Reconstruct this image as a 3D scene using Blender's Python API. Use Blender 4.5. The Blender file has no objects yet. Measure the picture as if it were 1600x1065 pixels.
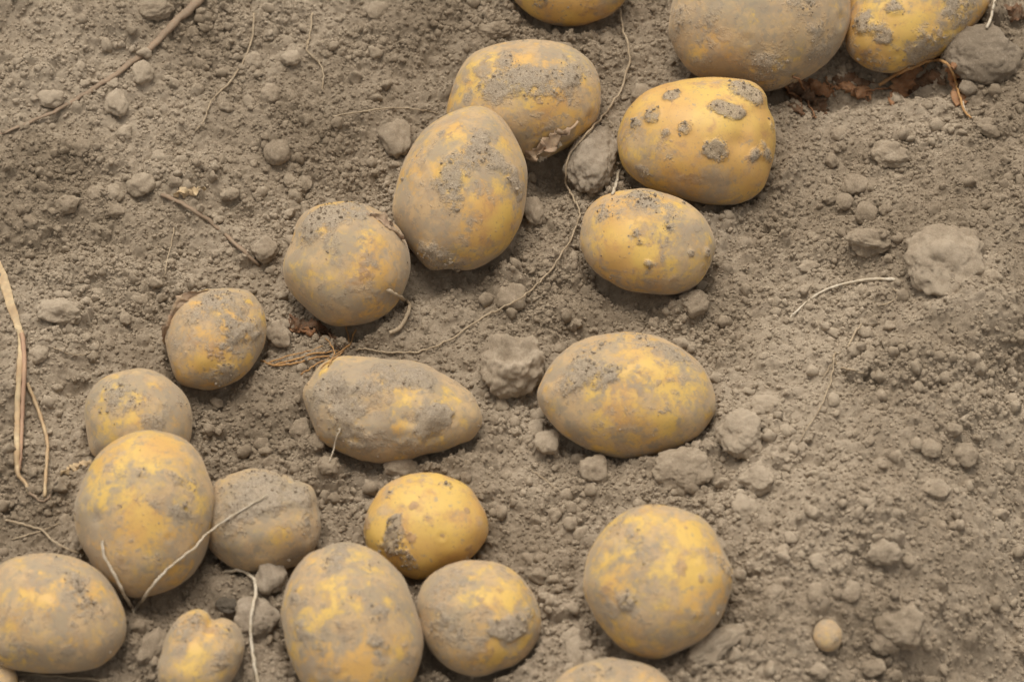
import bpy, math, random
import numpy as np
from mathutils import Vector, Matrix
from mathutils.bvhtree import BVHTree

random.seed(7)
RNG = np.random.default_rng(7)
SC = bpy.context.scene
COL = SC.collection

# ------------------------------------------------------------------ camera
PW, PH = 1600.0, 1065.0
PITCH = math.radians(52.0)
DIST = 1.80
FRAME_W = 0.60
sp, cp = math.sin(PITCH), math.cos(PITCH)
CAM = np.array([0.0, -DIST * cp, DIST * sp])
FWD = np.array([0.0, cp, -sp])
RIGHT = np.array([1.0, 0.0, 0.0])
UP = np.array([0.0, sp, cp])
cam_data = bpy.data.cameras.new('camera')
cam = bpy.data.objects.new('camera', cam_data)
COL.objects.link(cam)
cam.location = CAM
cam.rotation_euler = (math.pi / 2 - PITCH, 0, 0)
cam_data.sensor_width = 36.0
cam_data.lens = 36.0 * DIST / FRAME_W
cam_data.clip_start = 0.05
cam_data.clip_end = 200.0
cam_data.dof.use_dof = True
cam_data.dof.focus_distance = DIST * 1.015
cam_data.dof.aperture_fstop = 8.0
SC.camera = cam

# ------------------------------------------------------------------ world, sun, exposure
SUN_ELEV, SUN_AZ = math.radians(72.0), math.radians(-12.0)   # azimuth measured from +Y (away from the viewer) towards +X
world = bpy.data.worlds.new('World')
SC.world = world
world.use_nodes = True
wn = world.node_tree.nodes
wl = world.node_tree.links
wn.clear()
w_out = wn.new('ShaderNodeOutputWorld')
w_bg = wn.new('ShaderNodeBackground')
w_sky = wn.new('ShaderNodeTexSky')
w_sky.sky_type = 'NISHITA'
w_sky.sun_disc = False
w_sky.sun_elevation = SUN_ELEV
w_sky.sun_rotation = SUN_AZ
w_sky.dust_density = 6.0
w_hsv = wn.new('ShaderNodeHueSaturation')     # cloud cover: the sky's colour is nearly grey
w_hsv.inputs['Saturation'].default_value = 0.10
w_bg.inputs['Strength'].default_value = 0.14
wl.new(w_sky.outputs[0], w_hsv.inputs['Color'])
wl.new(w_hsv.outputs[0], w_bg.inputs['Color'])
wl.new(w_bg.outputs[0], w_out.inputs['Surface'])
sun_data = bpy.data.lights.new('sun', 'SUN')
sun_data.energy = 1.3
sun_data.angle = math.radians(34.0)
sun_data.color = (1.0, 0.95, 0.86)
sun = bpy.data.objects.new('sun', sun_data)
COL.objects.link(sun)
sd = Vector((math.sin(SUN_AZ) * math.cos(SUN_ELEV), math.cos(SUN_AZ) * math.cos(SUN_ELEV), math.sin(SUN_ELEV)))
sun.rotation_euler = sd.to_track_quat('Z', 'Y').to_euler()
SC.view_settings.view_transform = 'Standard'
SC.view_settings.look = 'None'
SC.view_settings.gamma = 1.0
SC.view_settings.exposure = 0.17
SC.view_settings.use_curve_mapping = False


# ------------------------------------------------------------------ noise helpers (numpy)
def _hash(ix, iy, iz, seed):
    h = (ix * 374761393 + iy * 668265263 + iz * 2147483647 + seed * 974634) & 0xFFFFFFFF
    h = ((h ^ (h >> 13)) * 1274126177) & 0xFFFFFFFF
    h = ((h ^ (h >> 16)) * 2246822519) & 0xFFFFFFFF
    return ((h ^ (h >> 15)) & 0xFFFF) / 65535.0


def noise2(x, y, seed=0):
    xi = np.floor(x).astype(np.int64); yi = np.floor(y).astype(np.int64)
    fx = x - xi; fy = y - yi
    u = fx * fx * fx * (fx * (fx * 6 - 15) + 10); v = fy * fy * fy * (fy * (fy * 6 - 15) + 10)
    r = 0.0
    for dx in (0, 1):
        for dy in (0, 1):
            a = _hash(xi + dx, yi + dy, 0, seed) * 2 * np.pi
            g = np.cos(a) * (fx - dx) + np.sin(a) * (fy - dy)
            r = r + g * (u if dx else 1 - u) * (v if dy else 1 - v)
    return r * 1.5


def noise3(p, seed=0):
    pi = np.floor(p).astype(np.int64); f = p - pi
    u = f * f * f * (f * (f * 6 - 15) + 10)
    r = 0.0
    for dx in (0, 1):
        for dy in (0, 1):
            for dz in (0, 1):
                c = _hash(pi[:, 0] + dx, pi[:, 1] + dy, pi[:, 2] + dz, seed) * 2 - 1
                r = r + c * (u[:, 0] if dx else 1 - u[:, 0]) * (u[:, 1] if dy else 1 - u[:, 1]) * (u[:, 2] if dz else 1 - u[:, 2])
    return r


def fbm3(p, seed=0, octs=3, gain=0.5):
    r = 0.0; a = 1.0; s = 1.0
    for k in range(octs):
        r = r + a * noise3(p * s + 17.3 * k, seed + k); a *= gain; s *= 2.03
    return r


def smooth(a, b, x):
    t = np.clip((x - a) / (b - a), 0, 1)
    return t * t * (3 - 2 * t)


def ico(sub):
    t = (1 + 5 ** 0.5) / 2
    v = [(-1, t, 0), (1, t, 0), (-1, -t, 0), (1, -t, 0), (0, -1, t), (0, 1, t), (0, -1, -t), (0, 1, -t), (t, 0, -1), (t, 0, 1), (-t, 0, -1), (-t, 0, 1)]
    f = [(0, 11, 5), (0, 5, 1), (0, 1, 7), (0, 7, 10), (0, 10, 11), (1, 5, 9), (5, 11, 4), (11, 10, 2), (10, 7, 6), (7, 1, 8),
         (3, 9, 4), (3, 4, 2), (3, 2, 6), (3, 6, 8), (3, 8, 9), (4, 9, 5), (2, 4, 11), (6, 2, 10), (8, 6, 7), (9, 8, 1)]
    v = [np.array(p) / np.linalg.norm(p) for p in v]
    for _ in range(sub):
        cache = {}; nf = []
        def mid(a, b):
            k = (a, b) if a < b else (b, a)
            if k not in cache:
                m = v[a] + v[b]; v.append(m / np.linalg.norm(m)); cache[k] = len(v) - 1
            return cache[k]
        for a, b, c in f:
            ab, bc, ca = mid(a, b), mid(b, c), mid(c, a)
            nf += [(a, ab, ca), (b, bc, ab), (c, ca, bc), (ab, bc, ca)]
        f = nf
    v = np.array(v); f = np.array(f, dtype=np.int32)
    out = np.einsum('ij,ij->i', np.cross(v[f[:, 1]] - v[f[:, 0]], v[f[:, 2]] - v[f[:, 0]]), v[f[:, 0]])
    f[out < 0] = f[out < 0][:, ::-1]                      # faces look outwards
    return v, f


ICO = [ico(k) for k in range(6)]


def mesh_from(name, verts, faces, mat, smooth_shade=True):
    me = bpy.data.meshes.new(name)
    verts = np.asarray(verts, dtype=np.float32); faces = np.asarray(faces, dtype=np.int32)
    n = faces.shape[1]
    me.vertices.add(len(verts)); me.vertices.foreach_set('co', verts.ravel())
    me.loops.add(faces.size); me.loops.foreach_set('vertex_index', faces.ravel())
    me.polygons.add(len(faces))
    me.polygons.foreach_set('loop_start', np.arange(0, faces.size, n, dtype=np.int32))
    me.polygons.foreach_set('loop_total', np.full(len(faces), n, dtype=np.int32))
    me.polygons.foreach_set('use_smooth', np.full(len(faces), smooth_shade))
    me.update(calc_edges=True)
    me.validate()
    if mat: me.materials.append(mat)
    return me


def link(name, me, parent=None, loc=None, label=None, cat=None, group=None, kind=None):
    o = bpy.data.objects.new(name, me)
    COL.objects.link(o)
    if loc is not None: o.location = loc
    if parent is not None: o.parent = parent
    if label: o['label'] = label
    if cat: o['category'] = cat
    if group: o['group'] = group
    if kind: o['kind'] = kind
    return o


# ------------------------------------------------------------------ pixel <-> world
MPP = FRAME_W / PW     # metres per photo pixel at the focus distance


def ray(px, py):
    d = FWD * DIST + RIGHT * (px - PW / 2) * MPP + UP * (PH / 2 - py) * MPP
    return d / np.linalg.norm(d)


def project(P):
    q = np.asarray(P) - CAM
    z = q @ FWD
    return PW / 2 + (q @ RIGHT) / z * DIST / MPP, PH / 2 - (q @ UP) / z * DIST / MPP


# ------------------------------------------------------------------ materials
def new_mat(name):
    m = bpy.data.materials.new(name); m.use_nodes = True
    nt = m.node_tree; nt.nodes.clear()
    out = nt.nodes.new('ShaderNodeOutputMaterial')
    b = nt.nodes.new('ShaderNodeBsdfPrincipled')
    nt.links.new(b.outputs[0], out.inputs['Surface'])
    return m, nt, b


class NT:
    def __init__(self, nt): self.nt = nt
    def noise(self, vec, scale, detail=4, rough=0.55, w=None, dist=0.0):
        n = self.nt.nodes.new('ShaderNodeTexNoise')
        n.inputs['Scale'].default_value = scale; n.inputs['Detail'].default_value = detail
        n.inputs['Roughness'].default_value = rough; n.inputs['Distortion'].default_value = dist
        if w is not None:
            n.noise_dimensions = '4D'; self.nt.links.new(w, n.inputs['W'])
        self.nt.links.new(vec, n.inputs['Vector']); return n.outputs['Fac']
    def voro(self, vec, scale, feature='F1', rnd=1.0):
        n = self.nt.nodes.new('ShaderNodeTexVoronoi'); n.feature = feature
        n.inputs['Scale'].default_value = scale; n.inputs['Randomness'].default_value = rnd
        self.nt.links.new(vec, n.inputs['Vector']); return n.outputs['Distance']
    def math(self, op, a, b=None, c=None, clamp=False):
        n = self.nt.nodes.new('ShaderNodeMath'); n.operation = op; n.use_clamp = clamp
        for i, v in enumerate((a, b, c)):
            if v is None: continue
            if isinstance(v, (int, float)): n.inputs[i].default_value = v
            else: self.nt.links.new(v, n.inputs[i])
        return n.outputs[0]
    def step(self, v, lo, hi, o0=0.0, o1=1.0):
        n = self.nt.nodes.new('ShaderNodeMapRange'); n.interpolation_type = 'SMOOTHSTEP'
        n.inputs['From Min'].default_value = lo; n.inputs['From Max'].default_value = hi
        n.inputs['To Min'].default_value = o0; n.inputs['To Max'].default_value = o1
        self.nt.links.new(v, n.inputs['Value']); return n.outputs[0]
    def mix(self, f, a, b):
        n = self.nt.nodes.new('ShaderNodeMix'); n.data_type = 'RGBA'
        for s, v in ((n.inputs[0], f), (n.inputs[6], a), (n.inputs[7], b)):
            if isinstance(v, (int, float)): s.default_value = v
            elif isinstance(v, tuple): s.default_value = (*v, 1)
            else: self.nt.links.new(v, s)
        return n.outputs[2]
    def attr(self, name):
        n = self.nt.nodes.new('ShaderNodeAttribute'); n.attribute_name = name
        return n.outputs['Fac']
    def bump(self, h, strength, dist, normal=None):
        n = self.nt.nodes.new('ShaderNodeBump'); n.inputs['Strength'].default_value = strength
        n.inputs['Distance'].default_value = dist
        self.nt.links.new(h, n.inputs['Height'])
        if normal is not None: self.nt.links.new(normal, n.inputs['Normal'])
        return n.outputs[0]
    def coord(self, kind='Object'):
        return self.nt.nodes.new('ShaderNodeTexCoord').outputs[kind]
    def rand(self):
        return self.nt.nodes.new('ShaderNodeObjectInfo').outputs['Random']


SOIL_A, SOIL_B, SOIL_C = (0.222, 0.168, 0.111), (0.299, 0.231, 0.157), (0.377, 0.298, 0.209)


def soil_material(name, tint=1.0, coarse=1.0, grey=0.0):
    m, nt, b = new_mat(name); N = NT(nt)
    co = nt.nodes.new('ShaderNodeNewGeometry').outputs['Position']     # one grain size on ground, clods and crumbs alike
    t = lambda c: tuple(tint * (v * (1 - grey) + grey * (0.3 * c[0] + 0.5 * c[1] + 0.3 * c[2])) for v in c)
    n1 = N.noise(co, 9.0, 2, 0.6); n2 = N.noise(co, 160.0, 4, 0.65); n3 = N.noise(co, 1100.0, 2, 0.7)
    f = N.math('ADD', N.math('MULTIPLY', n1, 0.75), N.math('ADD', N.math('MULTIPLY', n2, 0.45), N.math('MULTIPLY', n3, 0.35)))
    c = N.mix(N.step(f, 0.63, 0.78), t(SOIL_A), t(SOIL_B))
    c = N.mix(N.step(f, 0.77, 0.90), c, t(SOIL_C))
    speck = N.step(N.noise(co, 420.0, 1, 0.5), 0.66, 0.74)
    c = N.mix(N.math('MULTIPLY', speck, 0.35), c, t((0.42, 0.35, 0.25)))
    nt.links.new(c, b.inputs['Base Color'])
    b.inputs['Roughness'].default_value = 1.0
    b.inputs['Specular IOR Level'].default_value = 0.08
    b.inputs['Diffuse Roughness'].default_value = 0.6
    h = N.noise(co, 480.0, 4, 0.8)
    nt.links.new(N.bump(h, 0.8, 0.0011 * coarse), b.inputs['Normal'])
    return m


M_SOIL = soil_material('dry_soil')
M_CLOD = soil_material('soil_clod_surface', 1.10, 0.8)
M_CLOD_GREY = soil_material('grey_clod_surface', 1.0, 0.8, 0.06)
M_CLOD_DARK = soil_material('dark_clod_surface', 0.40, 1.2, 0.1)


def potato_material():
    m, nt, b = new_mat('potato_skin'); N = NT(nt)
    co = N.coord(); w = N.math('MULTIPLY', N.rand(), 60.0)
    cake, film, scab = N.attr('cake'), N.attr('film'), N.attr('scab')
    big = N.noise(co, 28.0, 3, 0.55, w); mid = N.noise(co, 75.0, 6, 0.62, w, 0.6); fine = N.noise(co, 300.0, 4, 0.68, w)
    mid2 = N.noise(co, 140.0, 4, 0.6, N.math('ADD', w, 9.0), 0.3)
    grit = N.noise(co, 1300.0, 3, 0.7, w)
    ctr = lambda v, k: N.math('MULTIPLY', N.math('SUBTRACT', v, 0.5), k)
    # skin
    c = N.mix(N.step(big, 0.40, 0.62), (0.66, 0.415, 0.090), (0.60, 0.335, 0.088))
    c = N.mix(N.step(mid, 0.48, 0.66, 0, 0.75), c, (0.52, 0.262, 0.085))
    # lenticels
    lent = N.step(N.math('ADD', N.voro(co, 165.0), N.math('MULTIPLY', fine, 0.30)), 0.17, 0.28, 0.8, 0.0)
    c = N.mix(lent, c, (0.30, 0.175, 0.075))
    # scab and skin netting
    sm = N.step(N.math('ADD', scab, N.math('ADD', ctr(mid2, 2.0), ctr(fine, 1.2))), 0.30, 0.75)
    c = N.mix(N.math('MULTIPLY', sm, 0.72), c, N.mix(N.step(fine, 0.4, 0.6), (0.22, 0.120, 0.066), (0.38, 0.215, 0.118)))
    # thin film of dried dust, patchy and rubbed
    fv = N.math('ADD', film, N.math('ADD', ctr(mid, 2.7), N.math('ADD', ctr(mid2, 2.2), ctr(fine, 1.7))))
    fm = N.step(fv, -0.06, 0.90, 0.12, 0.90)
    dust = N.mix(N.step(mid2, 0.40, 0.60), (0.36, 0.272, 0.180), (0.475, 0.330, 0.185))
    dust = N.mix(N.step(N.noise(co, 48.0, 4, 0.6, N.math('ADD', w, 23.0)), 0.47, 0.57, 0.0, 0.85), dust, (0.315, 0.256, 0.184))
    c = N.mix(fm, c, dust)
    net = N.step(N.voro(co, 240.0, 'DISTANCE_TO_EDGE'), 0.0, 0.07, 0.30, 0.0)
    c = N.mix(N.math('MULTIPLY', net, N.step(mid, 0.45, 0.58)), c, (0.36, 0.215, 0.095))
    fleck = N.step(N.noise(co, 620.0, 2, 0.6, w), 0.60, 0.68, 0.0, 0.35)
    c = N.mix(fleck, c, (0.33, 0.215, 0.12))
    # grey specks of soil stuck to the dust
    spk = N.math('MULTIPLY', N.step(N.math('ADD', N.noise(co, 210.0, 3, 0.6, w), N.math('MULTIPLY', film, 0.05)), 0.60, 0.68), 0.6)
    c = N.mix(spk, c, (0.29, 0.235, 0.165))
    # caked soil
    cv = N.math('ADD', cake, N.math('ADD', ctr(mid, 1.9), N.math('ADD', ctr(mid2, 2.0), ctr(fine, 1.7))))
    cm = N.step(cv, 0.18, 0.98)
    soil = N.mix(N.step(grit, 0.36, 0.64), (0.265, 0.208, 0.146), (0.42, 0.336, 0.240))
    c = N.mix(N.math('MULTIPLY', cm, 0.86), c, soil)
    nt.links.new(c, b.inputs['Base Color'])
    r = N.math('MAXIMUM', N.math('MULTIPLY', fm, 1.15), cm, clamp=True)
    nt.links.new(N.step(r, 0.0, 0.7, 0.46, 0.95), b.inputs['Roughness'])
    nt.links.new(N.step(r, 0.0, 0.8, 0.42, 0.08), b.inputs['Specular IOR Level'])
    nt.links.new(N.math('MULTIPLY', r, 0.35), b.inputs['Sheen Weight'])       # loose dust scatters at grazing angles
    b.inputs['Sheen Roughness'].default_value = 0.45
    b.inputs['Sheen Tint'].default_value = (0.75, 0.62, 0.46, 1)
    h = N.math('MULTIPLY', cm, N.math('ADD', 0.55, N.math('MULTIPLY', grit, 1.1)))
    h = N.math('ADD', h, N.math('MULTIPLY', fine, 0.22))
    h = N.math('SUBTRACT', h, N.math('MULTIPLY', lent, 0.15))
    h = N.math('ADD', h, N.math('MULTIPLY', N.math('MULTIPLY', sm, fine), 0.5))
    nt.links.new(N.bump(h, 0.65, 0.0011), b.inputs['Normal'])
    return m


M_POTATO = potato_material()


def fibre_material(name, a, bcol, dust=0.35, scale=120.0):
    m, nt, b = new_mat(name); N = NT(nt)
    co = N.coord(); w = N.math('MULTIPLY', N.rand(), 30.0)
    n1 = N.noise(co, scale, 4, 0.6, w); n2 = N.noise(co, scale * 6, 3, 0.6, w)
    c = N.mix(N.step(n1, 0.35, 0.65), a, bcol)
    c = N.mix(N.math('MULTIPLY', N.step(n2, 0.42, 0.62), dust), c, (0.27, 0.21, 0.14))
    nt.links.new(c, b.inputs['Base Color'])
    b.inputs['Roughness'].default_value = 0.75
    b.inputs['Specular IOR Level'].default_value = 0.2
    nt.links.new(N.bump(n2, 0.5, 0.0006), b.inputs['Normal'])
    return m


M_ROOT = fibre_material('root_fibre', (0.44, 0.335, 0.215), (0.35, 0.255, 0.155), 0.6)
M_PALE = fibre_material('pale_straw', (0.62, 0.53, 0.40), (0.50, 0.40, 0.27), 0.3)
M_STRAW = fibre_material('tan_straw', (0.56, 0.42, 0.24), (0.44, 0.29, 0.155), 0.3, 60.0)
M_SHEATH = fibre_material('pinkish_sheath', (0.36, 0.215, 0.14), (0.44, 0.27, 0.16), 0.2, 60.0)
M_ORANGE = fibre_material('orange_straw', (0.46, 0.25, 0.09), (0.36, 0.19, 0.075), 0.25)
M_BROWN = fibre_material('brown_leaf', (0.23, 0.105, 0.045), (0.33, 0.165, 0.075), 0.25)
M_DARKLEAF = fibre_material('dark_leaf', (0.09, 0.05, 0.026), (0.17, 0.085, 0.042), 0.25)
M_STALK = fibre_material('dusty_stalk', (0.30, 0.20, 0.125), (0.24, 0.165, 0.105), 0.55)
M_PEEL = fibre_material('potato_peel', (0.44, 0.31, 0.19), (0.34, 0.22, 0.14), 0.4)


# ------------------------------------------------------------------ the shape of the plot (smooth part)
def macro(x, y):
    x = np.asarray(x, dtype=float); y = np.asarray(y, dtype=float)
    s = 0.86 * x - 0.50 * y
    h = 0.032 * smooth(0.06, 0.25, s) - 0.085 * smooth(0.23, 0.40, s)
    s2 = -0.80 * x + 0.60 * y
    h = h + 0.035 * smooth(0.12, 0.50, s2) - 0.04 * smooth(0.5, 0.9, s2)
    h = h + 0.006 * noise2(x * 9 + 3.1, y * 9 + 8.7, 5) + 0.0035 * noise2(x * 22, y * 22, 6)
    return h


_tx = np.arange(-0.7, 0.7, 0.005)
_TAB = macro(*np.meshgrid(_tx, _tx))


def macro1(x, y):
    u = min(max((x + 0.7) / 0.005, 0), len(_tx) - 2.001); v = min(max((y + 0.7) / 0.005, 0), len(_tx) - 2.001)
    i, j = int(u), int(v); u -= i; v -= j
    return float(_TAB[j, i] * (1 - u) * (1 - v) + _TAB[j, i + 1] * u * (1 - v) + _TAB[j + 1, i] * (1 - u) * v + _TAB[j + 1, i + 1] * u * v)


def hit_macro(px, py, above=0.0):
    d = ray(px, py); t = 1.2
    for _ in range(14):
        p = CAM + d * t
        gap = p[2] - macro1(p[0], p[1]) - above
        t += gap / max(0.3, -d[2]) * 0.9
        if abs(gap) < 2e-5: break
    return CAM + d * t


# ------------------------------------------------------------------ potatoes: outline, body and dirt
# spots: (photo x, photo y, radius, strength, kind)  c = caked soil (negative: rubbed clean), f = dust film, s = scab, p = pit, b = bulge
def ell(cx, cy, a, b, ang=0.0, n=16):
    ang = math.radians(ang)
    return [(cx + a * math.cos(t) * math.cos(ang) - b * math.sin(t) * math.sin(ang), cy + a * math.cos(t) * math.sin(ang) + b * math.sin(t) * math.cos(ang))
            for t in np.linspace(0, 2 * math.pi, n, endpoint=False)]


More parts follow.
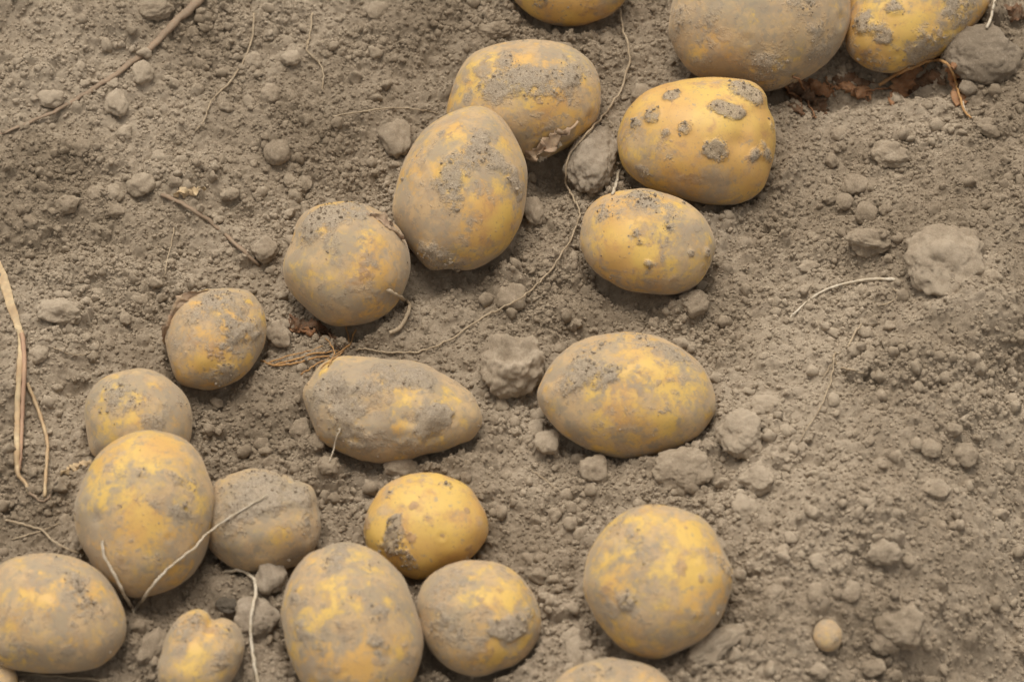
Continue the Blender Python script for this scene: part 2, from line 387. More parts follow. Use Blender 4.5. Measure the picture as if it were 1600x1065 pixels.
POT = [
 dict(label='clean orange-yellow potato cut off by the upper edge, only its underside in view', out=ell(890, -30, 95, 73), film=-0.2, cake=-0.3,
      spots=[(845, 2, 14, .8, 'c'), (920, 15, 20, .5, 's'), (900, 30, 30, -.4, 'f')]),
 dict(label='oval dusty yellow potato with torn peel on its underside, behind the egg-shaped one',
      out=[(697, 169), (719, 105), (746, 79), (787, 66), (834, 62), (881, 68), (915, 88), (935, 118), (940, 149), (932, 186), (908, 216), (868, 240), (834, 249), (785, 245), (735, 225), (705, 200)],
      film=.45, cake=-.05, spots=[(790, 95, 20, .5, 'c'), (800, 122, 26, .6, 'c'), (835, 128, 28, .6, 'c'), (872, 128, 26, .7, 'c'), (897, 108, 20, .5, 'c'), (770, 142, 22, .6, 'c'), (740, 130, 16, .3, 'c'),
                              (735, 128, 10, -.7, 'f'), (820, 90, 12, -.6, 'f'), (908, 125, 14, -.6, 'f'), (840, 165, 26, -.6, 'f'), (875, 158, 20, -.6, 'f'), (850, 205, 26, -.5, 'f'), (905, 155, 12, .6, 's'), (920, 190, 20, -.3, 'f')]),
 dict(label='tall egg-shaped yellow potato with a jagged strip of caked soil down its middle',
      out=[(614, 318), (628, 257), (655, 209), (689, 181), (733, 165), (766, 169), (793, 193), (814, 233), (824, 270), (820, 318), (810, 357), (790, 390), (763, 411), (735, 422), (705, 420), (672, 420), (645, 392), (620, 352)],
      tilt=.35, lumpy=.35, film=.35, cake=-.1, spots=[(750, 212, 16, .8, 'c'), (742, 238, 20, .8, 'c'), (715, 262, 22, .8, 'c'), (698, 280, 20, .8, 'c'), (706, 312, 20, .8, 'c'), (775, 250, 18, .7, 'c'), (800, 275, 16, .8, 'c'), (812, 300, 14, .7, 'c'),
                              (670, 400, 26, .7, 'c'), (705, 412, 20, .7, 'c'), (655, 245, 18, .4, 'c'), (650, 285, 16, .3, 'c'),
                              (705, 205, 20, -.8, 'f'), (790, 225, 12, -.7, 'f'), (762, 315, 28, -.9, 'f'), (770, 345, 26, -.8, 'f'), (745, 372, 22, -.7, 'f'), (795, 335, 16, -.6, 'f'), (680, 340, 30, .2, 'f'), (702, 428, 12, .9, 'p')]),
 dict(label='round yellow potato with a cracked crown and a bent root stub at its lower right',
      out=[(443, 418), (454, 380), (468, 340), (500, 319), (545, 314), (590, 325), (620, 350), (637, 385), (641, 420), (632, 455), (610, 485), (580, 503), (540, 510), (505, 503), (475, 480), (452, 450)],
      film=.42, cake=-.1, spots=[(500, 340, 30, .7, 'c'), (540, 325, 34, .7, 'c'), (480, 365, 22, .6, 'c'), (610, 350, 16, .6, 'c'), (515, 385, 16, .5, 'c'), (570, 375, 12, .3, 'c'), (520, 450, 16, .35, 'c'), (530, 480, 18, .4, 'c'),
                              (508, 360, 12, -.7, 'f'), (585, 380, 24, -.8, 'f'), (560, 420, 22, -.6, 'f'), (490, 425, 16, -.4, 'f'), (600, 430, 22, -.6, 'f'), (590, 480, 22, -.6, 'f'), (515, 432, 12, -.5, 'f'), (560, 445, 26, .35, 's'), (612, 460, 20, .35, 's')]),
 dict(label='small scruffy potato with loose peel and a brown flattened crown',
      out=[(260, 525), (272, 480), (298, 457), (338, 449), (382, 453), (404, 475), (415, 508), (410, 545), (392, 580), (360, 600), (320, 608), (285, 600), (268, 570)],
      film=.45, cake=.05, spots=[(355, 468, 30, .6, 'c'), (325, 480, 18, .5, 'c'), (392, 512, 18, .6, 'c'), (300, 500, 14, .5, 'c'), (365, 512, 20, .5, 'c'), (350, 590, 22, .5, 'c'), (340, 560, 18, -.9, 'f'), (320, 568, 14, -.8, 'f'),
                              (303, 475, 8, -.9, 'f'), (388, 472, 8, -.9, 'f'), (295, 530, 14, .9, 's'), (385, 490, 14, .6, 's'), (350, 500, 24, .4, 's')]),
 dict(label='dusty grey-yellow potato tucked behind the larger one beside the dry stem',
      out=[(133, 645), (140, 615), (165, 588), (200, 576), (230, 575), (262, 590), (288, 618), (300, 650), (296, 690), (280, 715), (240, 728), (190, 730), (150, 712), (138, 680)],
      film=.55, cake=-.05, spots=[(200, 620, 22, .55, 'c'), (175, 605, 22, .45, 'c'), (240, 662, 20, .5, 'c'), (165, 640, 16, .2, 'c'), (225, 622, 12, -.8, 'f'), (240, 602, 12, -.6, 'f'), (210, 655, 12, -.7, 'f'), (167, 658, 9, -.6, 'f'), (275, 640, 14, -.3, 'f')]),
 dict(label='large upright yellow potato with one dark eye, a forked root lying across it',
      out=[(117, 800), (125, 760), (148, 715), (180, 685), (220, 672), (265, 678), (300, 700), (325, 745), (334, 790), (328, 840), (310, 885), (285, 912), (240, 930), (205, 932), (165, 905), (135, 865)],
      tilt=.6, film=.35, cake=-.15, spots=[(300, 758, 18, .5, 'c'), (285, 800, 18, .5, 'c'), (225, 738, 10, .6, 'c'), (192, 740, 8, .5, 'c'), (150, 808, 11, 1., 'p'), (150, 808, 9, .9, 's'), (240, 875, 18, .5, 'c'), (205, 858, 14, .5, 'c'), (275, 745, 10, .6, 'c'), (160, 840, 16, .3, 'c'),
                              (230, 708, 24, -.7, 'f'), (262, 698, 22, -.8, 'f'), (215, 815, 26, -.9, 'f'), (242, 818, 22, -.9, 'f'), (270, 690, 10, -.5, 'f'), (160, 785, 14, -.6, 'f'), (205, 782, 18, -.6, 'f'), (190, 882, 12, .9, 's'), (185, 868, 10, .5, 's'), (280, 885, 20, -.3, 'f')]),
 dict(label='soil-coated grey potato with a dimpled top, right of the large upright one',
      out=[(322, 805), (330, 762), (350, 742), (390, 733), (430, 739), (463, 748), (488, 762), (498, 792), (503, 830), (490, 860), (460, 880), (420, 893), (380, 888), (340, 868), (322, 840)],
      film=.7, cake=.18, lumpy=1.2, spots=[(380, 770, 40, .5, 'c'), (435, 765, 36, .5, 'c'), (470, 785, 22, .4, 'c'), (350, 820, 26, .3, 'c'), (440, 838, 20, -1., 'c'), (460, 850, 18, -.8, 'c'), (418, 830, 14, -.8, 'c'), (440, 842, 22, -.7, 'f'), (455, 800, 14, -.5, 'c'), (458, 768, 18, .55, 'p'), (400, 860, 20, -.6, 'c')]),
 dict(label='broad mottled yellow potato reaching past the left edge near the bottom',
      out=[(-32, 960), (-22, 910), (10, 877), (58, 865), (100, 868), (140, 885), (170, 912), (190, 947), (198, 985), (185, 1015), (150, 1040), (100, 1050), (50, 1045), (0, 1035), (-25, 1005)],
      film=.38, cake=-.1, spots=[(45, 925, 16, -.8, 'f'), (72, 938, 18, -.8, 'f'), (18, 972, 20, -.7, 'f'), (112, 1000, 16, -.7, 'f'), (152, 1000, 13, -.5, 'f'), (110, 908, 20, .5, 'c'), (142, 958, 22, .5, 'c'), (125, 932, 16, .4, 'c'), (75, 962, 12, .8, 's'), (58, 908, 10, .6, 's'), (75, 908, 10, .5, 's'), (30, 1020, 20, .4, 'c'), (95, 1035, 22, .3, 'c')]),
 dict(label='small heart-shaped potato with a notched top at the lower edge',
      out=[(246, 1045), (252, 1015), (265, 980), (285, 960), (305, 953), (322, 959), (331, 970), (348, 967), (370, 978), (382, 1005), (378, 1035), (365, 1060), (345, 1085), (300, 1095), (262, 1080)],
      film=.6, cake=.02, spots=[(285, 985, 18, .45, 'c'), (305, 965, 14, .5, 'c'), (350, 985, 14, .4, 'c'), (345, 1030, 14, .4, 'c'), (305, 1010, 9, -.9, 'f'), (325, 988, 8, -.8, 'f'), (300, 1055, 14, -.5, 'f'), (333, 970, 9, .5, 'p')]),
 dict(label='big blotchy oval potato standing at the lower edge, left of the mud-smeared one',
      out=[(440, 950), (450, 905), (475, 870), (515, 852), (550, 850), (590, 865), (625, 900), (648, 945), (660, 990), (658, 1030), (640, 1070), (600, 1105), (545, 1110), (490, 1085), (458, 1035), (443, 990)],
      tilt=.5, film=.4, cake=-.05, spots=[(520, 880, 22, .4, 'c'), (575, 885, 18, .4, 'c'), (592, 958, 16, .6, 'c'), (585, 1000, 12, .6, 'c'), (460, 925, 18, .4, 'c'), (470, 985, 14, .4, 'c'), (500, 1010, 12, .4, 'c'), (620, 950, 14, .2, 'c'),
                              (545, 985, 16, .7, 's'), (592, 1032, 10, .8, 's'), (530, 900, 14, .2, 's'), (520, 940, 18, -.5, 'f'), (560, 940, 14, -.6, 'f'), (560, 1040, 24, -.6, 'f'), (610, 940, 12, -.5, 'f'), (500, 975, 12, -.5, 'f'), (625, 1010, 16, -.4, 'f')]),
 dict(label='mud-smeared oval potato with a grey flake of dried mud on its right side',
      out=[(649, 935), (665, 905), (695, 885), (735, 876), (775, 882), (810, 900), (835, 930), (845, 965), (838, 1000), (815, 1028), (780, 1045), (740, 1053), (700, 1040), (670, 1010), (655, 975)],
      film=.42, cake=-.05, spots=[(718, 908, 20, .5, 'c'), (700, 990, 28, .45, 'c'), (795, 985, 16, 1., 'c'), (775, 980, 14, .8, 'c'), (812, 975, 14, .9, 'c'), (680, 960, 18, .4, 'c'), (830, 955, 12, .6, 'c'), (790, 938, 16, -.8, 'f'), (762, 938, 14, -.6, 'f'), (742, 902, 10, -.6, 'f'), (735, 1035, 18, -.7, 'f'), (772, 1018, 18, -.7, 'f'), (820, 1005, 10, -.5, 'f'), (780, 922, 8, .9, 's'), (690, 915, 12, .5, 's')]),
 dict(label='clean bright yellow potato with a muddy lower left end',
      out=[(568, 830), (575, 795), (592, 765), (620, 748), (660, 740), (700, 745), (735, 762), (757, 795), (762, 820), (755, 845), (735, 870), (700, 888), (665, 902), (635, 898), (605, 882), (580, 860)],
      film=-.62, cake=-.45, spots=[(615, 820, 14, 1.1, 'c'), (625, 848, 18, 1., 'c'), (602, 850, 18, 1., 'c'), (640, 880, 16, .9, 'c'), (622, 808, 8, .8, 'c'), (700, 758, 9, .8, 'c'), (610, 772, 9, .9, 'c'), (590, 870, 14, .8, 'c'), (580, 810, 14, .7, 'f'), (600, 800, 12, .4, 'f'), (645, 788, 8, 1., 's'), (730, 797, 6, 1., 's'), (642, 840, 9, .9, 's'), (575, 820, 12, .8, 's'), (650, 762, 9, .5, 's'), (630, 860, 20, .5, 's'), (660, 745, 20, .4, 'f')]),
 dict(label='long scabby potato crusted with soil, sunk in the earth at the centre',
      out=[(472, 620), (480, 590), (500, 565), (535, 555), (580, 556), (630, 562), (670, 575), (710, 595), (740, 620), (755, 650), (745, 680), (715, 700), (670, 712), (610, 725), (560, 718), (520, 700), (490, 670)],
      film=.5, cake=.15, sink=.42, lumpy=1.5, spots=[(515, 610, 24, .6, 'c'), (550, 622, 26, .6, 'c'), (590, 592, 26, .5, 'c'), (642, 592, 30, .5, 'c'), (672, 655, 20, .9, 'c'), (692, 645, 16, .8, 'c'), (540, 655, 26, .5, 'c'), (560, 690, 22, .5, 'c'), (640, 692, 24, .3, 'c'),
                              (640, 622, 14, -.7, 'c'), (702, 617, 18, -.8, 'c'), (622, 668, 14, -.7, 'c'), (722, 660, 14, -.8, 'c'), (505, 578, 12, -.9, 'c'), (592, 655, 12, -.7, 'c'), (702, 617, 18, -.7, 'f'), (640, 622, 14, -.6, 'f'), (505, 578, 12, -.6, 'f'), (622, 668, 14, -.6, 'f'), (722, 660, 12, -.5, 'f'),
                              (560, 585, 20, .35, 's'), (640, 655, 14, .6, 's'), (680, 652, 18, 1.3, 'b'), (545, 598, 20, 1.1, 'b'), (525, 628, 16, 1., 'p'), (680, 680, 14, 1.1, 'p'), (650, 605, 18, .8, 'p'), (600, 575, 20, .9, 'b'), (585, 640, 16, .8, 'p'), (640, 655, 12, .6, 'p'), (500, 650, 20, .7, 'b'), (650, 695, 20, .6, 'b')]),
 dict(label='large smooth oval potato lying alone at the centre, dust over its left end',
      out=[(840, 620), (848, 590), (870, 560), (905, 535), (945, 523), (990, 520), (1040, 530), (1080, 555), (1105, 585), (1116, 620), (1112, 650), (1090, 680), (1050, 702), (1000, 712), (950, 710), (900, 692), (865, 665)],
      film=.35, cake=-.15, spots=[(905, 578, 22, .8, 'c'), (935, 588, 22, .8, 'c'), (892, 600, 18, .6, 'c'), (962, 580, 14, .7, 'c'), (1000, 533, 30, .6, 'c'), (1060, 553, 22, .5, 'c'), (930, 540, 24, .5, 'c'), (868, 620, 22, .35, 'c'), (1085, 590, 12, .3, 'c'), (935, 668, 14, .35, 'c'), (1030, 680, 14, .3, 'c'),
                              (1000, 565, 24, -.9, 'f'), (1040, 590, 24, -.8, 'f'), (975, 605, 20, -.5, 'f'), (970, 645, 24, -.5, 'f'), (1085, 618, 18, -.6, 'f'), (1040, 655, 26, -.6, 'f'), (1000, 612, 8, .9, 's'), (1000, 582, 6, .9, 's'), (885, 650, 24, .3, 'f')]),
 dict(label='round yellow potato with reddish scab marks near the lower edge, right of the others',
      out=[(911, 900), (920, 860), (945, 825), (985, 798), (1030, 790), (1075, 797), (1115, 825), (1138, 868), (1147, 900), (1135, 945), (1112, 985), (1075, 1012), (1030, 1024), (980, 1012), (940, 975), (918, 935)],
      film=.3, cake=-.15, spots=[(1085, 828, 26, -.8, 'f'), (950, 915, 20, -.7, 'f'), (1080, 900, 24, -.6, 'f'), (1050, 955, 24, -.4, 'f'), (990, 840, 18, .6, 'c'), (1002, 868, 16, .5, 'c'), (980, 940, 14, .7, 'c'), (1128, 880, 14, .7, 'c'), (1140, 905, 12, .6, 'c'), (1092, 958, 10, .6, 'c'), (965, 820, 20, .3, 'c'), (1050, 880, 10, .5, 'c'), (1025, 860, 10, .9, 's'), (1065, 885, 12, .9, 's'), (988, 952, 13, 1., 's'), (1095, 905, 7, .8, 's'), (1072, 825, 5, .9, 's'), (930, 950, 20, .3, 'f'), (1015, 870, 10, .5, 's'), (1110, 860, 10, .4, 'c')]),
 dict(label='dust-covered potato showing only its top at the lower edge, below the round one', out=ell(957, 1086, 97, 57), film=.62, cake=.05,
      spots=[(915, 1050, 18, .4, 'c'), (950, 1040, 18, .4, 'c'), (1010, 1058, 14, -.6, 'f')]),
 dict(label='small oval yellow potato below the spotted one, freckled with grey specks',
      out=[(907, 370), (915, 335), (940, 307), (975, 295), (1015, 294), (1060, 310), (1095, 335), (1115, 368), (1117, 395), (1105, 425), (1085, 448), (1050, 461), (1005, 460), (965, 450), (930, 425), (911, 395)],
      film=.22, cake=-.15, spots=[(960, 372, 24, -.8, 'f'), (1050, 365, 22, -.7, 'f'), (1000, 400, 30, -.6, 'f'), (1040, 425, 20, -.5, 'f'), (970, 410, 20, -.5, 'f'), (1000, 308, 28, .6, 'c'), (1050, 328, 20, .5, 'c'), (992, 365, 8, .9, 'c'), (1042, 355, 7, .8, 'c'), (1000, 378, 6, .8, 'c'), (1012, 412, 6, .8, 'c'), (940, 330, 18, .5, 'c'), (1105, 395, 8, .8, 'c'), (960, 340, 9, .5, 'c'), (955, 435, 10, .6, 'c'), (1090, 355, 9, .8, 's'), (1052, 437, 7, .9, 's'), (1056, 442, 5, .7, 'p'), (920, 400, 14, .4, 'f'), (1080, 395, 6, .8, 'c')]),
 dict(label='bright yellow potato spotted with round islands of caked soil, dented on its right',
      out=[(965, 215), (975, 180), (1000, 150), (1040, 130), (1090, 121), (1140, 120), (1178, 128), (1197, 147), (1201, 168), (1212, 195), (1210, 235), (1200, 280), (1180, 305), (1140, 320), (1090, 318), (1040, 305), (1000, 290), (970, 260)],
      film=-.34, cake=-.42, spots=[(1050, 148, 13, 1.3, 'c'), (1046, 153, 10, 1., 'c'), (1020, 180, 15, 1.4, 'c'), (1072, 200, 12, 1.4, 'c'), (1122, 166, 13, 1.3, 'c'), (1140, 174, 14, 1.3, 'c'), (1156, 176, 12, 1.2, 'c'), (1110, 230, 14, 1.3, 'c'), (1125, 238, 15, 1.3, 'c'), (1162, 138, 26, 1.2, 'c'), (1180, 150, 18, 1., 'c'), (1190, 232, 15, 1.2, 'c'), (1176, 243, 10, 1.1, 'c'), (1200, 245, 13, 1., 'c'), (1005, 272, 15, 1.1, 'c'), (1040, 207, 8, 1.2, 'c'), (992, 192, 10, 1.2, 'c'), (1205, 195, 12, 1., 'c'), (1045, 255, 12, .7, 'c'),
                              (1010, 240, 40, .55, 'f'), (1100, 300, 34, .6, 'f'), (1050, 290, 30, .6, 'f'), (1120, 270, 20, .6, 'f'), (1166, 195, 13, .6, 'p'), (1158, 222, 16, .8, 'p'), (1140, 250, 30, -.3, 'f'), (1195, 150, 10, .5, 's'), (1160, 205, 40, -.3, 'f'), (1000, 210, 24, .25, 'f')]),
 dict(label='very large dust-coated potato cut by the upper edge, above the spotted one',
      out=[(1042, 50), (1048, 10), (1070, -40), (1120, -75), (1190, -85), (1270, -70), (1320, -30), (1330, 20), (1322, 60), (1295, 95), (1250, 125), (1200, 142), (1150, 132), (1090, 120), (1058, 90)],
      film=.62, cake=0., tilt=.3, spots=[(1060, 30, 22, .5, 'c'), (1055, 75, 20, .4, 'c'), (1252, 5, 22, .5, 'c'), (1275, 50, 14, .4, 'c'), (1200, 118, 30, .5, 'c'), (1275, 85, 18, .3, 'c'), (1095, 105, 22, .4, 'c'), (1110, 60, 20, .5, 's'), (1112, 65, 22, -.5, 'f'), (1155, 92, 22, -.35, 'f'), (1215, 92, 24, -.45, 'f'), (1090, 82, 12, -.5, 'f'), (1240, 25, 12, -.4, 'f'), (1160, 40, 20, -.2, 'f')]),
 dict(label='yellow potato crusted with soil patches beside the grey slab of earth at the upper edge',
      out=[(1320, 50), (1330, 0), (1345, -40), (1400, -70), (1480, -75), (1535, -40), (1548, 0), (1530, 35), (1490, 75), (1440, 100), (1390, 117), (1345, 105), (1323, 85)],
      film=.0, cake=-.08, spots=[(1400, 12, 14, 1., 'c'), (1375, 50, 14, .9, 'c'), (1390, 60, 10, .8, 'c'), (1450, 60, 24, .7, 'c'), (1432, 88, 20, .7, 'c'), (1500, 20, 24, .7, 'c'), (1348, 35, 16, .9, 'c'), (1480, 70, 20, .6, 'c'), (1370, 98, 18, .5, 'c'), (1480, -5, 16, .6, 'c'), (1402, 44, 12, -.8, 'f'), (1425, 40, 14, -.7, 'f'), (1380, 78, 10, -.6, 'f'), (1350, 85, 12, -.5, 'f'), (1450, 14, 14, -.7, 'f'), (1385, 5, 8, -.7, 'f')]),
 dict(label='tiny round marble-sized potato on the bare slope at lower right', out=ell(1293, 992, 23, 25, 0, 12), film=.85, cake=-.1, sub=4, sink=.3,
      spots=[(1290, 982, 8, -.5, 'f'), (1302, 998, 8, .5, 'c')]),
 dict(label='brownish potato end peeking in at the bottom left corner', out=ell(0, 1066, 28, 32, 0, 12), film=.6, cake=.1, sub=4, spots=[(8, 1050, 12, .4, 's')]),
]


def outline_fn(pts):
    pts = np.array(pts, dtype=float)
    # dense closed Catmull-Rom
    n = len(pts); dense = []
    for i in range(n):
        p0, p1, p2, p3 = pts[i - 1], pts[i], pts[(i + 1) % n], pts[(i + 2) % n]
        for t in np.linspace(0, 1, 12, endpoint=False):
            dense.append(0.5 * (2 * p1 + (p2 - p0) * t + (2 * p0 - 5 * p1 + 4 * p2 - p3) * t * t + (3 * p1 - p0 - 3 * p2 + p3) * t ** 3))
    d = np.array(dense); d2 = np.roll(d, -1, 0)
    cr = d[:, 0] * d2[:, 1] - d2[:, 0] * d[:, 1]; A = cr.sum() / 2
    cx = ((d[:, 0] + d2[:, 0]) * cr).sum() / (6 * A); cy = ((d[:, 1] + d2[:, 1]) * cr).sum() / (6 * A)
    c = np.array([cx, cy]); q = (d - c) * np.array([1, -1])       # image right, image up
    q2 = np.roll(q, -1, 0); crq = q[:, 0] * q2[:, 1] - q2[:, 0] * q[:, 1]; Aq = crq.sum() / 2
    mxx = (crq * (q[:, 0] ** 2 + q[:, 0] * q2[:, 0] + q2[:, 0] ** 2)).sum() / 12 / Aq
    myy = (crq * (q[:, 1] ** 2 + q[:, 1] * q2[:, 1] + q2[:, 1] ** 2)).sum() / 12 / Aq
    mxy = (crq * (q[:, 0] * q2[:, 1] + 2 * q[:, 0] * q[:, 1] + 2 * q2[:, 0] * q2[:, 1] + q2[:, 0] * q[:, 1])).sum() / 24 / Aq
    S2 = 4 * np.array([[mxx, mxy], [mxy, myy]])                    # x^T S2^-1 x = 1 is the outline's ellipse
    ang = np.arctan2(q[:, 1], q[:, 0]); r = np.hypot(q[:, 0], q[:, 1]); o = np.argsort(ang)
    ang, r = ang[o], r[o]
    aa = np.concatenate([ang - 2 * np.pi, ang, ang + 2 * np.pi]); rr = np.concatenate([r, r, r])
    return c, S2, (lambda th: np.interp(th, aa, rr))


BODIES = []      # for keeping soil and crumbs clear: centre, horizontal ellipse, half height
POT_BVH = []


def build_potato(i, P):
    c2, S2px, rfun = outline_fn(P['out'])
    sink = P.get('sink', 0.29); tilt = P.get('tilt', 0.15)
    minor = math.sqrt(np.linalg.eigvalsh(S2px)[0])
    mpp = MPP
    for _ in range(3):
        S2 = S2px * mpp * mpp
        cz = 0.86 * minor * mpp
        Hxx = S2[0, 0]; Hxy = S2[0, 1] / sp; Hyy = (S2[1, 1] - cz * cz * cp * cp) / (sp * sp)
        flat = np.array([[Hxx, Hxy, 0], [Hxy, Hyy, 0], [0, 0, cz * cz]])
        B = np.stack([RIGHT, UP, -FWD], 1)
        inner = np.zeros((3, 3)); inner[:2, :2] = S2; inner[2, 2] = (0.92 * minor * mpp) ** 2
        leaned = B @ inner @ B.T
        S = (1 - tilt) * flat + tilt * leaned
        hz = math.sqrt(S[2, 2])
        C = hit_macro(c2[0], c2[1], hz * (1 - 2 * sink * 0.5) + P.get('lift', 0.0))
        mpp = MPP * ((C - CAM) @ FWD) / DIST
    w, V = np.linalg.eigh(S)
    L = V @ np.diag(np.sqrt(w))
    sv, fc = ICO[P.get('sub', 5)]
    v = sv @ L.T
    # follow the traced outline: stretch about the line of sight through the centre
    a = v @ RIGHT; b = v @ UP
    th = np.arctan2(b, a)
    u = np.stack([np.cos(th), np.sin(th)], 1)
    re = 1 / np.sqrt(np.einsum('ij,jk,ik->i', u, np.linalg.inv(S2px), u))
    k = rfun(th) / re
    rim = np.clip(np.hypot(a, b) / (re * mpp), 0, 1)
    k = 1 + (k - 1) * smooth(0.15, 0.95, rim)
    v = v + ((k - 1) * a)[:, None] * RIGHT + ((k - 1) * b)[:, None] * UP
    nrm = sv @ (V @ np.diag(1 / np.sqrt(w))).T
    nrm /= np.linalg.norm(nrm, axis=1)[:, None]
    size = minor * mpp
    v = v + nrm * (size * P.get('lumpy', 0.8) * 0.034 * fbm3(v / size * 1.5 + 3.7 * i, 11, 2))[:, None]
    # spots found on the surface along the line of sight
    cake = np.full(len(v), P['cake']); film = np.full(len(v), P['film']); scab = np.zeros(len(v)); disp = np.zeros(len(v))
    bvh = BVHTree.FromPolygons([tuple(q) for q in (v + C)], [tuple(f) for f in fc.tolist()])
    for (sx, sy, sr, amt, kind) in P['spots']:
        hp = bvh.ray_cast(Vector(CAM), Vector(ray(sx, sy)))[0]
        if hp is None:
            hp = bvh.find_nearest(Vector(CAM + ray(sx, sy) * ((C - CAM) @ ray(sx, sy))))[0]
        d = np.linalg.norm(v + C - np.array(hp), axis=1) / (sr * mpp)
        g = np.exp(-(d ** 2) * 0.9) if kind != 'c' else np.exp(-(d ** 4) * 0.45)
        if kind == 'c': cake = cake + amt * g
        elif kind == 'f': film = film + amt * g
        elif kind == 's': scab = scab + amt * g
        elif kind == 'p': disp = disp - amt * g * sr * mpp * 0.42
        elif kind == 'b': disp = disp + amt * g * sr * mpp * 0.30
    re_ = np.random.default_rng(300 + i)
    scab = scab + 0.55 * smooth(0.35, 0.75, fbm3((v + C) * 55, 57, 2))
    for _ in range(7):                                   # shallow eyes with a low brow
        d0 = re_.normal(size=3); d0 /= np.linalg.norm(d0); j = int(np.argmax(sv @ d0))
        rr = size * re_.uniform(0.07, 0.13); d = np.linalg.norm(v - v[j], axis=1) / rr
        disp = disp - 0.16 * rr * np.exp(-d ** 2 * 1.6) + 0.07 * rr * np.exp(-(d - 1.3) ** 2 * 4)
        scab = scab + 0.45 * np.exp(-d ** 2 * 1.8)
    # soil that stayed on the underside where it lay in the earth
    low = smooth(0.1, 0.75, -v[:, 2] / hz)
    cake = cake + 0.30 * low; film = film + 0.30 * low
    film = film + 0.34 * fbm3((v + C) * 30, 51, 3) + 0.37
    cake = cake + 0.20 * fbm3((v + C) * 45, 61, 2) + 0.05
    rough = fbm3((v + C) * 260, 71, 2)
    disp = disp + smooth(0.25, 0.75, cake) * (0.0008 + 0.0007 * rough + 0.0006 * fbm3((v + C) * 110, 72, 2)) + smooth(0.2, 0.7, scab) * 0.0003 * rough
    v = v + nrm * disp[:, None]
    me = mesh_from('potato', v, fc, M_POTATO)
    for nm, arr in (('cake', cake), ('film', film), ('scab', scab)):
        at = me.attributes.new(nm, 'FLOAT', 'POINT'); at.data.foreach_set('value', np.clip(arr, -2, 3).astype(np.float32))
    o = link('potato', me, loc=C, label=P['label'], cat='potato', group='potatoes dug up and lying on the soil')
    # crumbs that cling where the soil is caked
    if P.get('sub', 5) == 5:
        wgt = smooth(0.15, 0.9, cake + 0.25 * rough) + 0.004
        wgt = wgt / wgt.sum(); nc = int(240 + 160 * min(1.0, smooth(0.2, 0.8, cake).mean() * 3))
        pick = re_.choice(len(v), nc, p=wgt); cr = 0.00032 * (1 - re_.random(nc)) ** -0.33; cr = np.minimum(cr, 0.0013)
        bs, bf = ICO[0]
        jit = bs[None] * re_.uniform(0.7, 1.3, (nc, 1, 3)) * (1 + 0.14 * re_.normal(size=(nc, 12, 1)))
        cv_ = v[pick][:, None] + nrm[pick][:, None] * (cr * 0.2)[:, None, None] + jit * cr[:, None, None] + re_.normal(size=(nc, 1, 3)) * 0.0004
        cf_ = bf[None] + (np.arange(nc) * 12)[:, None, None]
        cl = link('clinging_soil', mesh_from('clinging_soil', cv_.reshape(-1, 3), cf_.reshape(-1, 3), M_CLOD, False), parent=o, kind='stuff')
    H = S[:2, :2]
    BODIES.append((C, np.linalg.inv(H), hz, math.sqrt(np.linalg.eigvalsh(H)[1])))
    POT_BVH.append(BVHTree.FromPolygons([tuple(q) for q in (v + C)], [tuple(f) for f in fc.tolist()]))
    return o, C, mpp


POTOBJ = [build_potato(i, P) for i, P in enumerate(POT)]


def foot(x, y):
    """smallest normalised horizontal distance to any potato (1 = the edge of its plan)"""
    best = np.full(np.shape(x), 9.0)
    for C, Hi, hz, big in BODIES:
        dx = x - C[0]; dy = y - C[1]
        q = np.sqrt(np.maximum(0, Hi[0, 0] * dx * dx + 2 * Hi[0, 1] * dx * dy + Hi[1, 1] * dy * dy))
        best = np.minimum(best, q)
    return best


